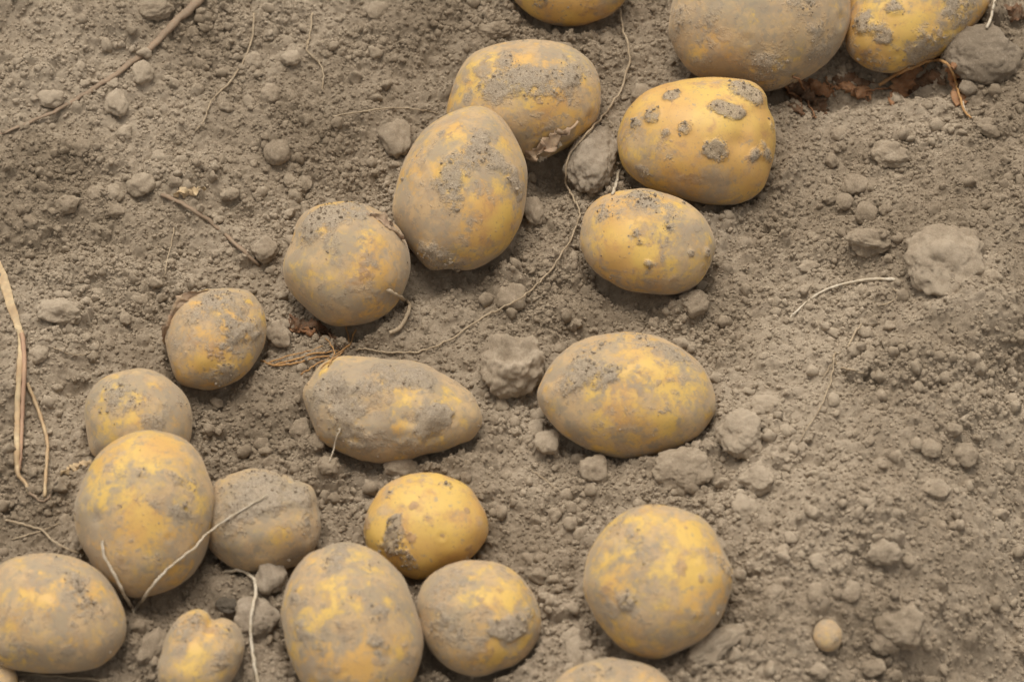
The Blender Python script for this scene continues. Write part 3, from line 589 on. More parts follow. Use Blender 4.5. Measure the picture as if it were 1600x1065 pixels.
CLODS = [
 (925, 246, 38, 56, 'large tapering grey-brown clod wedged between two potatoes beside the spotted one', dict(ang=-18, sink=.15, lump=.16, zr=.8, mat=M_CLOD_GREY)),
 (1535, 88, 66, 46, 'big flat grey slab of earth in the upper right corner', dict(sink=.2, mat=M_CLOD_GREY, zr=.8, lump=.16)),
 (1512, 137, 15, 15, 'smooth round pebble-like clod below the big grey slab', dict(sink=.1, mat=M_CLOD_GREY, lump=.1)),
 (1005, 150, 21, 18, 'dark rounded clod half hidden left of the spotted potato', dict()),
 (618, 212, 24, 32, 'elongated knobbly clod left of the egg-shaped potato', dict(ang=20)),
 (832, 330, 17, 21, 'small clod touching the right side of the egg-shaped potato', dict()),
 (640, 268, 14, 16, 'little clod between the knobbly clod and the egg-shaped potato', dict()),
 (797, 470, 26, 24, 'pale rounded clod crossed by the long thin root', dict(sink=.4)),
 (804, 570, 47, 48, 'large crumbly clod with a hollow top left of the smooth oval potato', dict(pit=True, zr=.9, sink=.2)),
 (1160, 676, 34, 33, 'angular clod at lower right of the smooth oval potato', dict(sink=.15)),
 (1066, 735, 42, 29, 'wide low clod below the smooth oval potato', dict(sink=.4)),
 (1186, 749, 27, 22, 'rounded clod right of the wide low one', dict(sink=.2)),
 (1201, 634, 24, 16, 'small lumpy clod right of the smooth oval potato', dict()),
 (434, 521, 20, 20, 'rounded clod between the scruffy potato and the cracked one', dict(sink=.2)),
 (422, 150, 17, 18, 'pale round clod standing alone on the upper left slope', dict(sink=.1, seed=4)),
 (433, 238, 21, 20, 'round ball-like clod below the pale one on the upper left slope', dict(sink=.25, lump=.1)),
 (182, 160, 18, 22, 'blocky clod just under the dry stalk at upper left', dict()),
 (221, 116, 18, 20, 'angular clod above the dry stalk at upper left', dict(sink=.15)),
 (176, 132, 12, 12, 'small clod touching the dry stalk from above', dict(sink=.15)),
 (80, 154, 21, 16, 'pointed clod near the left end of the dry stalk', dict(sink=.2)),
 (222, 288, 22, 18, 'broad half-buried clod left of the orange leaf scrap', dict(sink=.4)),
 (238, 18, 28, 20, 'big soft clod beside the thick end of the dry stalk', dict(sink=.4)),
 (150, 302, 16, 14, 'left one of two clods sitting side by side on the left slope', dict()),
 (179, 306, 14, 14, 'right one of two clods sitting side by side on the left slope', dict()),
 (106, 325, 20, 14, 'flattish clod below the pair on the left slope', dict()),
 (180, 332, 15, 12, 'small clod under the pair on the left slope', dict()),
 (128, 230, 14, 14, 'blocky clod alone halfway up the left slope', dict()),
 (196, 210, 12, 12, 'small rounded clod left of the ball-like one, below the stalk', dict()),
 (98, 498, 32, 22, 'wide crumbly clod right of the tan straw', dict(sink=.35, lump=.3)),
 (592, 20, 17, 16, 'lumpy clod at the upper edge left of the soft hump', dict()),
 (770, 52, 30, 16, 'pale broken clod between the soft hump and the cut-off potato', dict(lump=.3)),
 (455, 96, 16, 14, 'dull clod above the pale round one', dict(sink=.4)),
 (397, 95, 14, 14, 'rounded clod crossed by the upper thin root', dict(sink=.35)),
 (358, 302, 15, 11, 'flat clod right of the orange leaf scrap', dict()),
 (455, 283, 11, 13, 'left of two small clods above the cracked potato', dict()),
 (477, 284, 10, 13, 'right of two small clods above the cracked potato', dict()),
 (415, 395, 22, 18, 'rounded clod touching the left of the cracked potato', dict(sink=.35)),
 (1391, 246, 32, 24, 'pointed broad clod on the upper right slope', dict(sink=.4)),
 (1336, 290, 24, 18, 'lumpy clod behind the round one on the right slope', dict(sink=.3)),
 (1352, 333, 19, 18, 'round smooth clod in front of a lumpy one on the right slope', dict(sink=.1, lump=.1)),
 (1319, 316, 14, 14, 'small round clod left of the round smooth one', dict(sink=.15, lump=.12)),
 (1380, 330, 9, 9, 'tiny round clod right of the round smooth one', dict()),
 (1312, 210, 15, 11, 'pale two-humped clod below the brown dry leaves', dict(sink=.2)),
 (1356, 386, 34, 22, 'wide dusty clod above the white straw', dict(sink=.4)),
 (1474, 414, 64, 56, 'large soft rounded clod bedded in the slope right of the white straw', dict(sink=.88, lump=.2, zr=.6)),
 (1263, 416, 17, 11, 'small oblong clod left of the wide dusty one', dict(sink=.2)),
 (1085, 482, 24, 20, 'soft clod under the freckled oval potato', dict(sink=.45)),
 (1549, 440, 16, 13, 'dark-edged clod near the right edge beside the big hump', dict()),
 (1510, 708, 18, 17, 'round clod on the shaded right slope', dict(sink=.3)),
 (1116, 1006, 40, 20, 'oblong pale clod at lower right of the scab-marked round potato', dict(ang=28, sink=.2)),
 (1163, 791, 17, 17, 'round clod above right of the scab-marked round potato', dict(sink=.2)),
 (1404, 985, 40, 36, 'large weathered clod right of the tiny potato', dict(sink=.6)),
 (1374, 1000, 20, 24, 'clod leaning on the left of the large weathered one', dict(sink=.35)),
 (1276, 930, 13, 14, 'left of two pale clods above the tiny potato', dict()),
 (1325, 927, 15, 15, 'right of two pale clods above the tiny potato', dict()),
 (1380, 872, 24, 18, 'pointed clod on the bare lower right slope', dict(sink=.3)),
 (1418, 882, 10, 9, 'small pale clod touching the pointed one', dict(sink=.1)),
 (1276, 884, 12, 11, 'small round clod left of the pointed one', dict()),
 (238, 1010, 17, 27, 'upright clod left of the heart-shaped potato', dict(ang=-20, sink=.25)),
 (424, 912, 20, 24, 'rounded clod under the soil-coated grey potato', dict(sink=.2, mat=M_CLOD_GREY)),
 (396, 968, 30, 30, 'flat grey clod behind the heart-shaped potato, under the pale root', dict(sink=.35, mat=M_CLOD_GREY)),
 (352, 946, 13, 9, 'black charred-looking crumb right of the forked root', dict(mat=M_CLOD_DARK, lump=.4)),
 (855, 702, 18, 20, 'clod at the lower left of the smooth oval potato', dict()),
 (838, 672, 12, 14, 'small clod left of the smooth oval potato', dict()),
 (931, 738, 20, 18, 'dusty clod under the smooth oval potato', dict(sink=.4)),
 (627, 733, 24, 16, 'clod touching the top of the clean bright potato', dict(sink=.25)),
 (470, 672, 16, 15, 'clod at the left end of the long scabby potato', dict()),
 (498, 696, 12, 12, 'small clod under the left end of the long scabby potato', dict()),
 (514, 740, 16, 14, 'clod midway between the grey potato and the clean bright one', dict()),
 (1278, 1046, 13, 13, 'pale clod at the lower edge below the tiny potato', dict()),
 (1362, 1046, 18, 13, 'wide clod at the lower edge right of the tiny potato', dict()),
 (900, 1018, 12, 22, 'narrow clod leaning under the scab-marked round potato', dict(ang=15)),
 (896, 996, 13, 12, 'clod left of the scab-marked round potato near the ground', dict()),
 (1210, 935, 14, 12, 'half-buried clod right of the scab-marked round potato', dict(sink=.4)),
 (1455, 700, 16, 13, 'clod left of the round one on the shaded right slope', dict()),
 (1462, 768, 20, 14, 'flat clod on the right slope halfway down', dict()),
 (1545, 205, 20, 15, 'dusty round clod near the right edge above the hump', dict(sink=.35)),
 (60, 560, 14, 12, 'small clod beside the tan straw', dict()),
 (220, 470, 12, 10, 'pale small clod left of the scruffy potato', dict()),
 (197, 504, 10, 9, 'little pale clod left of the scruffy potato, lower one', dict()),
]

# ------------------------------------------------------------------ the soil sheet
STEP = 0.0008


def axis(lo, hi):
    core = np.arange(lo, hi, STEP)
    ext = []; s = STEP; p = 0.0
    while p < 30:
        s *= 1.06 if p < 0.35 else 1.35
        p += s; ext.append(p)
    ext = np.array(ext)
    return np.concatenate([(lo - ext)[::-1], core, core[-1] + ext]), len(ext), len(core)


XS, X0, XN = axis(-0.365, 0.365)
YS, Y0, YN = axis(-0.255, 0.330)
GX, GY = np.meshgrid(XS, YS)
Zm = macro(GX, GY)
near = np.exp(-np.maximum(0, np.maximum(np.abs(GX) - 0.37, np.abs(GY - 0.04) - 0.30)) / 0.25)
# crumbliness: some patches are powder, others are broken up
crumb_mask = smooth(-0.25, 0.60, noise2(GX * 14 + 5, GY * 14, 21) + 0.5 * noise2(GX * 37, GY * 37, 22))
Z = Zm + near * (0.0052 * noise2(GX * 38, GY * 38, 31) + 0.0032 * np.abs(noise2(GX * 85, GY * 85, 32)) + 0.0017 * noise2(GX * 150, GY * 150, 33) * (0.5 + crumb_mask)
                 + 0.0013 * noise2(GX * 290, GY * 290, 34) * (0.5 + crumb_mask) + 0.0008 * noise2(GX * 560, GY * 560, 35))
# larger soft humps seen on the slopes: photo x, y, half width, half height (pixels), height (m)
HUMPS = [(685, 50, 85, 55, .010), (1420, 568, 66, 26, .011), (1355, 388, 36, 22, .006), (95, 500, 36, 24, .006), (1400, 990, 50, 45, .009), (1240, 870, 60, 28, .007), (60, 120, 60, 30, .007), (250, 215, 40, 28, .004),
         (1570, 505, 90, 34, .016), (1060, 480, 30, 26, .005), (880, 495, 34, 22, .005), (1330, 800, 90, 46, .010), (1500, 900, 60, 70, .008), (200, 30, 70, 30, .006), (330, 380, 60, 24, .005), (130, 430, 60, 30, .005), (760, 790, 70, 40, .004), (1230, 560, 60, 40, .005), (40, 600, 60, 50, .004)]
for (hx, hy, rw, rh, hh) in HUMPS:
    p = hit_macro(hx, hy); a = rw * MPP; b = rh * MPP / sp
    wob = 1 + 0.25 * noise2(GX * 60 + hx, GY * 60, 41)
    q = (((GX - p[0]) / a) ** 2 + ((GY - p[1]) / b) ** 2) * wob
    Z = Z + hh * np.exp(-q ** 1.6 * 0.8)
# crumbs fused with the surface, and little pits between them
core_Z = Z[Y0:Y0 + YN, X0:X0 + XN]; cxs = XS[X0:X0 + XN]; cys = YS[Y0:Y0 + YN]
core_mask = crumb_mask[Y0:Y0 + YN, X0:X0 + XN]
NST = 46000
st_x = RNG.uniform(cxs[0], cxs[-1], NST); st_y = RNG.uniform(cys[0], cys[-1], NST)
st_r = 0.0010 * (1 - RNG.random(NST)) ** (-0.34); st_r = np.minimum(st_r, 0.0065)
for k in range(NST):
    ix = int((st_x[k] - cxs[0]) / STEP); iy = int((st_y[k] - cys[0]) / STEP)
    if RNG.random() > 0.30 + core_mask[min(iy, YN - 1), min(ix, XN - 1)]: continue
    r = st_r[k]; n = int(r * 1.5 / STEP) + 1
    x0, x1, y0, y1 = max(ix - n, 0), min(ix + n + 1, XN), max(iy - n, 0), min(iy + n + 1, YN)
    if x1 - x0 < 2 or y1 - y0 < 2: continue
    dx = (cxs[x0:x1] - st_x[k])[None, :]; dy = (cys[y0:y1] - st_y[k])[:, None]
    a = RNG.random() * 3.14; e = RNG.uniform(0.7, 1.3)
    ux = (dx * math.cos(a) + dy * math.sin(a)) * e; uy = (-dx * math.sin(a) + dy * math.cos(a)) / e
    q = (np.abs(ux) ** 2.4 + np.abs(uy) ** 2.4) / r ** 2.4
    sub = core_Z[y0:y1, x0:x1]
    base = sub[min(iy, y1 - 1) - y0, min(ix, x1 - 1) - x0]
    if RNG.random() < 0.14:
        core_Z[y0:y1, x0:x1] = sub - r * 0.55 * np.exp(-q * 1.5)
    else:
        top = base - r * 0.25 + r * RNG.uniform(0.65, 1.05) * np.sqrt(np.clip(1 - q, 0, 1))
        core_Z[y0:y1, x0:x1] = np.where(q < 1, np.maximum(sub, top), sub)
Z[Y0:Y0 + YN, X0:X0 + XN] = core_Z
# the hollow pressed round each potato
fq = foot(GX, GY)
Z = Z - 0.0040 * np.exp(-((fq - 0.90) / 0.12) ** 2) - 0.003 * smooth(0.95, 0.75, fq)
# loose soil banked against them, uneven
Z = Z + 0.0060 * np.exp(-((fq - 1.10) / 0.13) ** 2) * smooth(-0.15, 0.5, noise2(GX * 32 + 9, GY * 32, 61)) + 0.0015 * np.exp(-((fq - 1.05) / 0.10) ** 2) * noise2(GX * 140, GY * 140, 62)
# deeper shaded hollows between some of the potatoes
for (hx, hy, rw, rh, hh) in [(870, 275, 45, 30, .012), (690, 440, 60, 22, .008), (500, 520, 55, 20, .009), (1285, 140, 85, 26, .020), (1430, 132, 70, 22, .014), (350, 950, 40, 30, .010), (640, 450, 30, 30, .006), (250, 960, 40, 25, .006)]:
    p = hit_macro(hx, hy); a = rw * MPP; b = rh * MPP / sp
    Z = Z - hh * np.exp(-(((GX - p[0]) / a) ** 2 + ((GY - p[1]) / b) ** 2))

for (hx, hy, rw, rh, lab, kw) in CLODS:
    p = hit_macro(hx, hy); a = rw * MPP * 1.15; b = rh * MPP / sp * 1.1
    i0, i1 = np.searchsorted(XS, [p[0] - 3 * a, p[0] + 3 * a]); j0, j1 = np.searchsorted(YS, [p[1] - 3 * b, p[1] + 3 * b])
    gx, gy = GX[j0:j1, i0:i1], GY[j0:j1, i0:i1]
    q = ((gx - p[0]) / a) ** 2 + ((gy - p[1] - 0.3 * b) / b) ** 2
    Z[j0:j1, i0:i1] += 0.32 * min(rw, rh) * MPP * np.exp(-q * 0.9) * (1 + 0.7 * noise2(gx * 120, gy * 120, 63))
nx, ny = len(XS), len(YS)
idx = np.arange(nx * ny, dtype=np.int32).reshape(ny, nx)
quads = np.stack([idx[:-1, :-1], idx[:-1, 1:], idx[1:, 1:], idx[1:, :-1]], -1).reshape(-1, 4)
soil_me = mesh_from('soil_ground', np.stack([GX, GY, Z], -1).reshape(-1, 3), quads, M_SOIL)
link('soil_ground', soil_me, kind='structure', label='dry powdery brown soil of the dug potato field')


def height(x, y):
    """full surface height, bilinear"""
    x = np.asarray(x, dtype=float); y = np.asarray(y, dtype=float)
    i = np.clip(np.searchsorted(XS, x) - 1, 0, nx - 2); j = np.clip(np.searchsorted(YS, y) - 1, 0, ny - 2)
    u = (x - XS[i]) / (XS[i + 1] - XS[i]); v = (y - YS[j]) / (YS[j + 1] - YS[j])
    return Z[j, i] * (1 - u) * (1 - v) + Z[j, i + 1] * u * (1 - v) + Z[j + 1, i] * (1 - u) * v + Z[j + 1, i + 1] * u * v


def hit_ground(px, py):
    d = ray(px, py)
    p0 = hit_macro(px, py); t0 = (p0 - CAM) @ d
    ts = t0 + np.arange(-0.045, 0.05, 0.0007)
    q = CAM[None] + ts[:, None] * d[None]
    below = q[:, 2] <= height(q[:, 0], q[:, 1])
    return q[int(np.argmax(below))] if below.any() else p0


def hit_any(px, py):
    d = ray(px, py); p = hit_ground(px, py); best = np.linalg.norm(p - CAM)
    for b in POT_BVH + CLOD_BVH:
        h = b.ray_cast(Vector(CAM), Vector(d))
        if h[0] is not None and h[3] < best: best = h[3]
    return CAM + d * best


CLOD_BVH = []


# ------------------------------------------------------------------ clods
def clod_shape(seed, sub, lump=0.22, facet=0.25):
    v, f = ICO[sub]
    r = np.random.default_rng(seed)
    p = v * 1.0
    rad = np.ones(len(v))
    for _ in range(7):                                   # flattened, broken sides
        n = r.normal(size=3); n /= np.linalg.norm(n); d = r.uniform(0.62, 0.95)
        h = v @ n * rad
        cut = np.where(h > d, d / np.maximum(h, 1e-6), 1.0)
        rad = rad * (1 - 0.55 * (1 - cut))
    rad = rad * (1 + lump * fbm3(v * 1.3 + seed * 3.1, 81, 2) + 0.30 * lump * fbm3(v * 4.5 + seed, 83, 2))
    if sub >= 3: rad = rad * (1 + 0.05 * fbm3(v * 9 + seed, 85, 3, 0.7))
    return p * rad[:, None], f


def add_clod(px, py, rw, rh, label, name='soil_clod', sink=0.3, ang=0.0, mat=None, seed=None, zr=0.75, lump=0.22, cat='clod', pit=False, group=None):
    seed = seed if seed is not None else int(px * 7 + py * 13)
    sub = 4 if rw > 26 else 3
    v, f = clod_shape(seed, sub, lump)
    a = math.radians(ang); mm = MPP
    rot2 = np.array([[math.cos(a), -math.sin(a)], [math.sin(a), math.cos(a)]])
    S2 = rot2 @ np.diag([rw * rw, rh * rh]) @ rot2.T * mm * mm
    rz = min(rw, rh) * zr
    Hyy = (S2[1, 1] - (rz * mm * cp) ** 2) / sp ** 2
    H = np.array([[S2[0, 0], S2[0, 1] / sp], [S2[0, 1] / sp, Hyy]])
    ew, eV = np.linalg.eigh(H)
    ry = rh
    Lm = np.zeros((3, 3)); Lm[:2, :2] = eV @ np.diag(np.sqrt(np.maximum(ew, 1e-8))) @ eV.T; Lm[2, 2] = rz * mm
    v = v @ Lm.T * 1.06
    if pit:
        q = np.hypot(v[:, 0] / (rw * mm), (v[:, 1] + 0.05 * rh * mm) / (ry * mm))
        v[:, 2] -= (v[:, 2] > 0) * rz * mm * 0.40 * np.exp(-(q / 0.5) ** 4)
    C = hit_macro(px, py, rz * mm * (1 - sink * 1.2))
    C[2] = max(C[2], float(height(C[0], C[1])) + rz * mm * (0.15 if sink < 0.5 else -0.45))
    me = mesh_from(name, v, f, mat or M_CLOD)
    o = link(name, me, loc=C, label=label, cat=cat, group=group)
    if rw > 14: CLOD_BVH.append(BVHTree.FromPolygons([tuple(q) for q in (v + C)], [tuple(t) for t in f.tolist()]))
    return o


for (x, y, a, b, lab, kw) in CLODS:
    add_clod(x, y, a, b, lab, **kw)

# a few hundred pea-sized crumbs that can be told apart: one of each shape, then copies
proto = [mesh_from('soil_crumb', clod_shape(500 + k, 2, 0.36)[0], ICO[2][1], M_CLOD) for k in range(8)]
ZONES = [
 (95, (0, 0, 640, 520), 'pea-sized rounded soil crumb on the slope left of the potato rows', 'crumbs on the left slope'),
 (60, (640, 430, 1230, 1065), 'pea-sized rounded soil crumb on the trampled soil between the potatoes', 'crumbs between the potatoes'),
 (95, (1180, 170, 1600, 1065), 'pea-sized rounded soil crumb on the slope right of the potato rows', 'crumbs on the right slope'),
]
placed = []; crumb_objs = []
for (n, (x0, y0, x1, y1), lab, grp) in ZONES:
    k = 0; tries = 0
    while k < n and tries < 5000:
        tries += 1
        x, y = random.uniform(x0, x1), random.uniform(y0, y1)
        if placed and random.random() < 0.45:            # crumbs gather
            q = random.choice(placed[-40:]); x, y = q[0] + random.gauss(0, 16), q[1] + random.gauss(0, 13)
            if not (x0 < x < x1 and y0 < y < y1): continue
        r = min(11.5, 4.6 * (1 - random.random()) ** -0.38)
        if any((x - q[0]) ** 2 + (y - q[1]) ** 2 < (r + q[2]) ** 2 for q in placed): continue
        if any((x - c[0]) ** 2 + (y - c[1]) ** 2 < (r + 0.9 * max(c[2], c[3])) ** 2 for c in CLODS): continue
        p = hit_ground(x, y)
        if float(foot(p[0], p[1])) < 1.04: continue
        hid = False
        for b in POT_BVH:
            if b.ray_cast(Vector(CAM), Vector(ray(x, y)))[0] is not None: hid = True
        if hid: continue
        o = link('soil_crumb', proto[k % 8], loc=(p[0], p[1], p[2] + r * MPP * 0.28), label=lab, cat='crumb', group=grp)
        o.rotation_euler = (random.uniform(0, 6), random.uniform(0, 6), random.uniform(0, 6))
        o.scale = (r * MPP * random.uniform(0.85, 1.25), r * MPP * random.uniform(0.85, 1.15), r * MPP * random.uniform(0.75, 1.0))
        placed.append((x, y, r)); k += 1; crumb_objs.append((o, x, y, r))
# say which crumb is which by its nearest landmark
LAND = [(820, 157, 100, 'the oval potato with torn peel'), (718, 295, 115, 'the egg-shaped potato'), (542, 412, 98, 'the cracked round potato'), (338, 530, 78, 'the scruffy potato'), (217, 650, 78, 'the dusty tucked-in potato'),
        (412, 812, 88, 'the soil-coated grey potato'), (553, 965, 115, 'the big blotchy potato'), (746, 965, 95, 'the mud-smeared potato'), (665, 820, 92, 'the clean bright potato'), (612, 640, 115, 'the long scabby potato'), (978, 616, 118, 'the smooth oval potato'),
        (1030, 907, 116, 'the scab-marked round potato'), (1012, 378, 95, 'the freckled potato'), (1088, 220, 112, 'the spotted potato'), (1293, 992, 22, 'the tiny potato'), (1535, 88, 58, 'the big grey slab'), (804, 570, 46, 'the hollow-topped clod'),
        (1160, 676, 33, 'the angular clod'), (1066, 735, 36, 'the wide low clod'), (1186, 749, 24, 'the rounded clod'), (422, 150, 17, 'the pale round clod'), (433, 238, 20, 'the ball-like clod'), (618, 212, 28, 'the knobbly clod'), (1391, 246, 28, 'the pointed broad clod'),
        (1352, 333, 19, 'the round smooth clod'), (1474, 415, 60, 'the big rounded hump'), (1404, 985, 38, 'the large weathered clod'), (1510, 708, 18, 'the round clod on the shaded slope'), (98, 498, 28, 'the wide crumbly clod'), (222, 288, 20, 'the half-buried clod'),
        (164, 304, 24, 'the side-by-side clods'), (80, 154, 18, 'the clod at the stalk end'), (221, 116, 18, 'the angular clod above the stalk'), (685, 50, 70, 'the soft hump'), (1380, 872, 20, 'the pointed clod'), (1318, 400, 20, 'the white straw'), (1310, 570, 20, 'the tangled rootlets'), (350, 120, 18, 'the fine forked root')]
DIRS = ['right', 'lower right', 'below', 'lower left', 'left', 'upper left', 'above', 'upper right']
buckets = {}
for o, x, y, r in crumb_objs:
    L = min(LAND, key=lambda l: math.hypot(x - l[0], y - l[1]) - l[2])
    sec = int(round(math.atan2(y - L[1], x - L[0]) / (math.pi / 4))) % 8
    buckets.setdefault((L[3], sec), []).append((math.hypot(x - L[0], y - L[1]), o, r))
ORD = ['nearest', 'second nearest', 'third nearest', 'fourth nearest', 'fifth nearest', 'sixth nearest', 'seventh nearest', 'eighth nearest', 'ninth nearest', 'tenth nearest']
for (nm, sec), lst in buckets.items():
    lst.sort(key=lambda t: t[0])
    where = DIRS[sec] + (' ' if DIRS[sec] in ('below', 'above') else ' of ') + nm
    for i, (_, o, r) in enumerate(lst):
        size = 'tiny' if r < 5.6 else 'small' if r < 8 else 'pea-sized'
        tail = '' if len(lst) == 1 else ', ' + (ORD[i] if i < len(ORD) else 'farthest') + ' there'
        o['label'] = size + ' soil crumb ' + where + tail


# crumbs past counting: one mass of small grains, scattered as instances on points
def grain_points(n, rmin, power, rmax, seed, zoff, lo):
    rg = np.random.default_rng(seed)
    x = rg.uniform(-0.44, 0.44, n * 3); y = rg.uniform(-0.33, 0.42, n * 3)
    m = smooth(-0.25, 0.65, noise2(x * 14 + 5, y * 14, 21) + 0.5 * noise2(x * 37, y * 37, 22))
    keep = (rg.random(n * 3) < lo + (1 - lo) * m ** 1.3) & (foot(x, y) > 0.82)
    x, y = x[keep][:n], y[keep][:n]; n = len(x)
    r = np.minimum(rmin * (1 - rg.random(n)) ** -power, rmax)
    z = height(x, y) + r * zoff
    return np.stack([x, y, z], 1), r[:, None] * rg.uniform(0.75, 1.25, (n, 3)), rg.uniform(0, 6.28, (n, 3))


parts = [grain_points(110000, 0.00052, 0.32, 0.0014, 1, 0.35, 0.38), grain_points(9500, 0.0011, 0.37, 0.0036, 2, 0.12, 0.12)]
gp = np.concatenate([p[0] for p in parts]); gs = np.concatenate([p[1] for p in parts]); gr = np.concatenate([p[2] for p in parts])
gme = bpy.data.meshes.new('soil_grains')
gme.vertices.add(len(gp)); gme.vertices.foreach_set('co', gp.astype(np.float32).ravel())
for nm, arr in (('grain_scale', gs), ('grain_turn', gr)):
    at = gme.attributes.new(nm, 'FLOAT_VECTOR', 'POINT'); at.data.foreach_set('vector', arr.astype(np.float32).ravel())
gme.materials.append(M_CLOD)
grain_obj = link('soil_grains', gme, kind='stuff', label='fine crumbled grains of dry soil strewn over the ground', cat='soil')
ng = bpy.data.node_groups.new('scatter_grains', 'GeometryNodeTree')
ng.interface.new_socket('Geometry', in_out='INPUT', socket_type='NodeSocketGeometry')
ng.interface.new_socket('Geometry', in_out='OUTPUT', socket_type='NodeSocketGeometry')
gn, gl = ng.nodes, ng.links
g_in = gn.new('NodeGroupInput'); g_out = gn.new('NodeGroupOutput')
g2i = gn.new('GeometryNodeGeometryToInstance')
for k in range(7):
    icon = gn.new('GeometryNodeMeshIcoSphere'); icon.inputs['Radius'].default_value = 1.0; icon.inputs['Subdivisions'].default_value = 2
    tex = gn.new('ShaderNodeTexNoise'); tex.noise_dimensions = '4D'; tex.inputs['Scale'].default_value = 1.1; tex.inputs['W'].default_value = 7.3 * k
    tex.inputs['Detail'].default_value = 2.0
    sub = gn.new('ShaderNodeVectorMath'); sub.operation = 'SUBTRACT'; sub.inputs[1].default_value = (0.5, 0.5, 0.5)
    mul = gn.new('ShaderNodeVectorMath'); mul.operation = 'SCALE'; mul.inputs['Scale'].default_value = 2.3
    setp = gn.new('GeometryNodeSetPosition'); mat_n = gn.new('GeometryNodeSetMaterial'); mat_n.inputs['Material'].default_value = M_CLOD
    shd = gn.new('GeometryNodeSetShadeSmooth')
    gl.new(tex.outputs['Color'], sub.inputs[0]); gl.new(sub.outputs[0], mul.inputs[0]); gl.new(mul.outputs[0], setp.inputs['Offset'])
    gl.new(icon.outputs['Mesh'], setp.inputs['Geometry']); gl.new(setp.outputs[0], shd.inputs['Geometry']); gl.new(shd.outputs[0], mat_n.inputs['Geometry'])
    gl.new(mat_n.outputs[0], g2i.inputs[0])
iop = gn.new('GeometryNodeInstanceOnPoints'); iop.inputs['Pick Instance'].default_value = True
rnd_i = gn.new('FunctionNodeRandomValue'); rnd_i.data_type = 'INT'
[s_ for s_ in rnd_i.inputs if s_.name == 'Max' and s_.type == 'INT'][0].default_value = 6
na = []
for nm in ('grain_scale', 'grain_turn'):
    q = gn.new('GeometryNodeInputNamedAttribute'); q.data_type = 'FLOAT_VECTOR'; q.inputs['Name'].default_value = nm; na.append(q)
e2r = gn.new('FunctionNodeEulerToRotation')
gl.new(g_in.outputs[0], iop.inputs['Points']); gl.new(g2i.outputs[0], iop.inputs['Instance'])
gl.new([o_ for o_ in rnd_i.outputs if o_.type == 'INT'][0], iop.inputs['Instance Index'])
gl.new(na[1].outputs['Attribute'], e2r.inputs[0]); gl.new(e2r.outputs[0], iop.inputs['Rotation']); gl.new(na[0].outputs['Attribute'], iop.inputs['Scale'])
gl.new(iop.outputs[0], g_out.inputs[0])
md = grain_obj.modifiers.new('scatter', 'NODES'); md.node_group = ng


# ------------------------------------------------------------------ roots, straw, leaves
def spline(P, R, per=10):
    P = np.array(P, float); R = np.array(R, float); n = len(P); out = []; rad = []
    for i in range(n - 1):
        p0, p1, p2, p3 = P[max(i - 1, 0)], P[i], P[i + 1], P[min(i + 2, n - 1)]
        for t in np.linspace(0, 1, per, endpoint=False):
            out.append(0.5 * (2 * p1 + (p2 - p0) * t + (2 * p0 - 5 * p1 + 4 * p2 - p3) * t * t + (3 * p1 - p0 - 3 * p2 + p3) * t ** 3))
            rad.append(R[i] * (1 - t) + R[i + 1] * t)
    out.append(P[-1]); rad.append(R[-1])
    return np.array(out), np.array(rad)


def tube(P, R, sides=6, flat=1.0, seed=0):
    n = len(P); T = np.gradient(P, axis=0); T /= np.linalg.norm(T, axis=1)[:, None] + 1e-12
    up = np.array([0, 0, 1.0]); V = []; F = []
    for i in range(n):
        s = np.cross(T[i], up); s /= np.linalg.norm(s) + 1e-12; u = np.cross(s, T[i])
        for k in range(sides):
            a = 2 * math.pi * k / sides
            V.append(P[i] + R[i] * (math.cos(a) * s + flat * math.sin(a) * u))
    for i in range(n - 1):
        for k in range(sides):
            a, b = i * sides + k, i * sides + (k + 1) % sides
            F += [(a, b, b + sides), (a, b + sides, a + sides)]
    c0 = len(V); V.append(P[0]); c1 = len(V); V.append(P[-1])
    for k in range(sides):
        F.append((c0, (k + 1) % sides, k)); F.append((c1, (n - 1) * sides + k, (n - 1) * sides + (k + 1) % sides))
    return np.array(V), np.array(F)


def lay(pts, rpx, clear=0.4, lifts=None, ease=3):
    """lay a line of photo points on whatever lies there, then ease its height along its length"""
    P = []
    for i, (x, y) in enumerate(pts):
        p = hit_any(x, y); d = ray(x, y)
        l = rpx * MPP * (1 + clear) + (lifts[i] if lifts else 0.0)
        P.append(p - d * l)
    return np.array(P)


def densify(pts, step=14):
    out = [pts[0]]
    for a, b in zip(pts[:-1], pts[1:]):
        n = max(1, int(math.hypot(b[0] - a[0], b[1] - a[1]) / step))
        for k in range(1, n + 1): out.append((a[0] + (b[0] - a[0]) * k / n, a[1] + (b[1] - a[1]) * k / n))
    return out


def smooth_pts(pts, per=6):
    s, _ = spline(np.array([(p[0], p[1], 0) for p in pts], float), np.ones(len(pts)), per)
    return [(q[0], q[1]) for q in s]


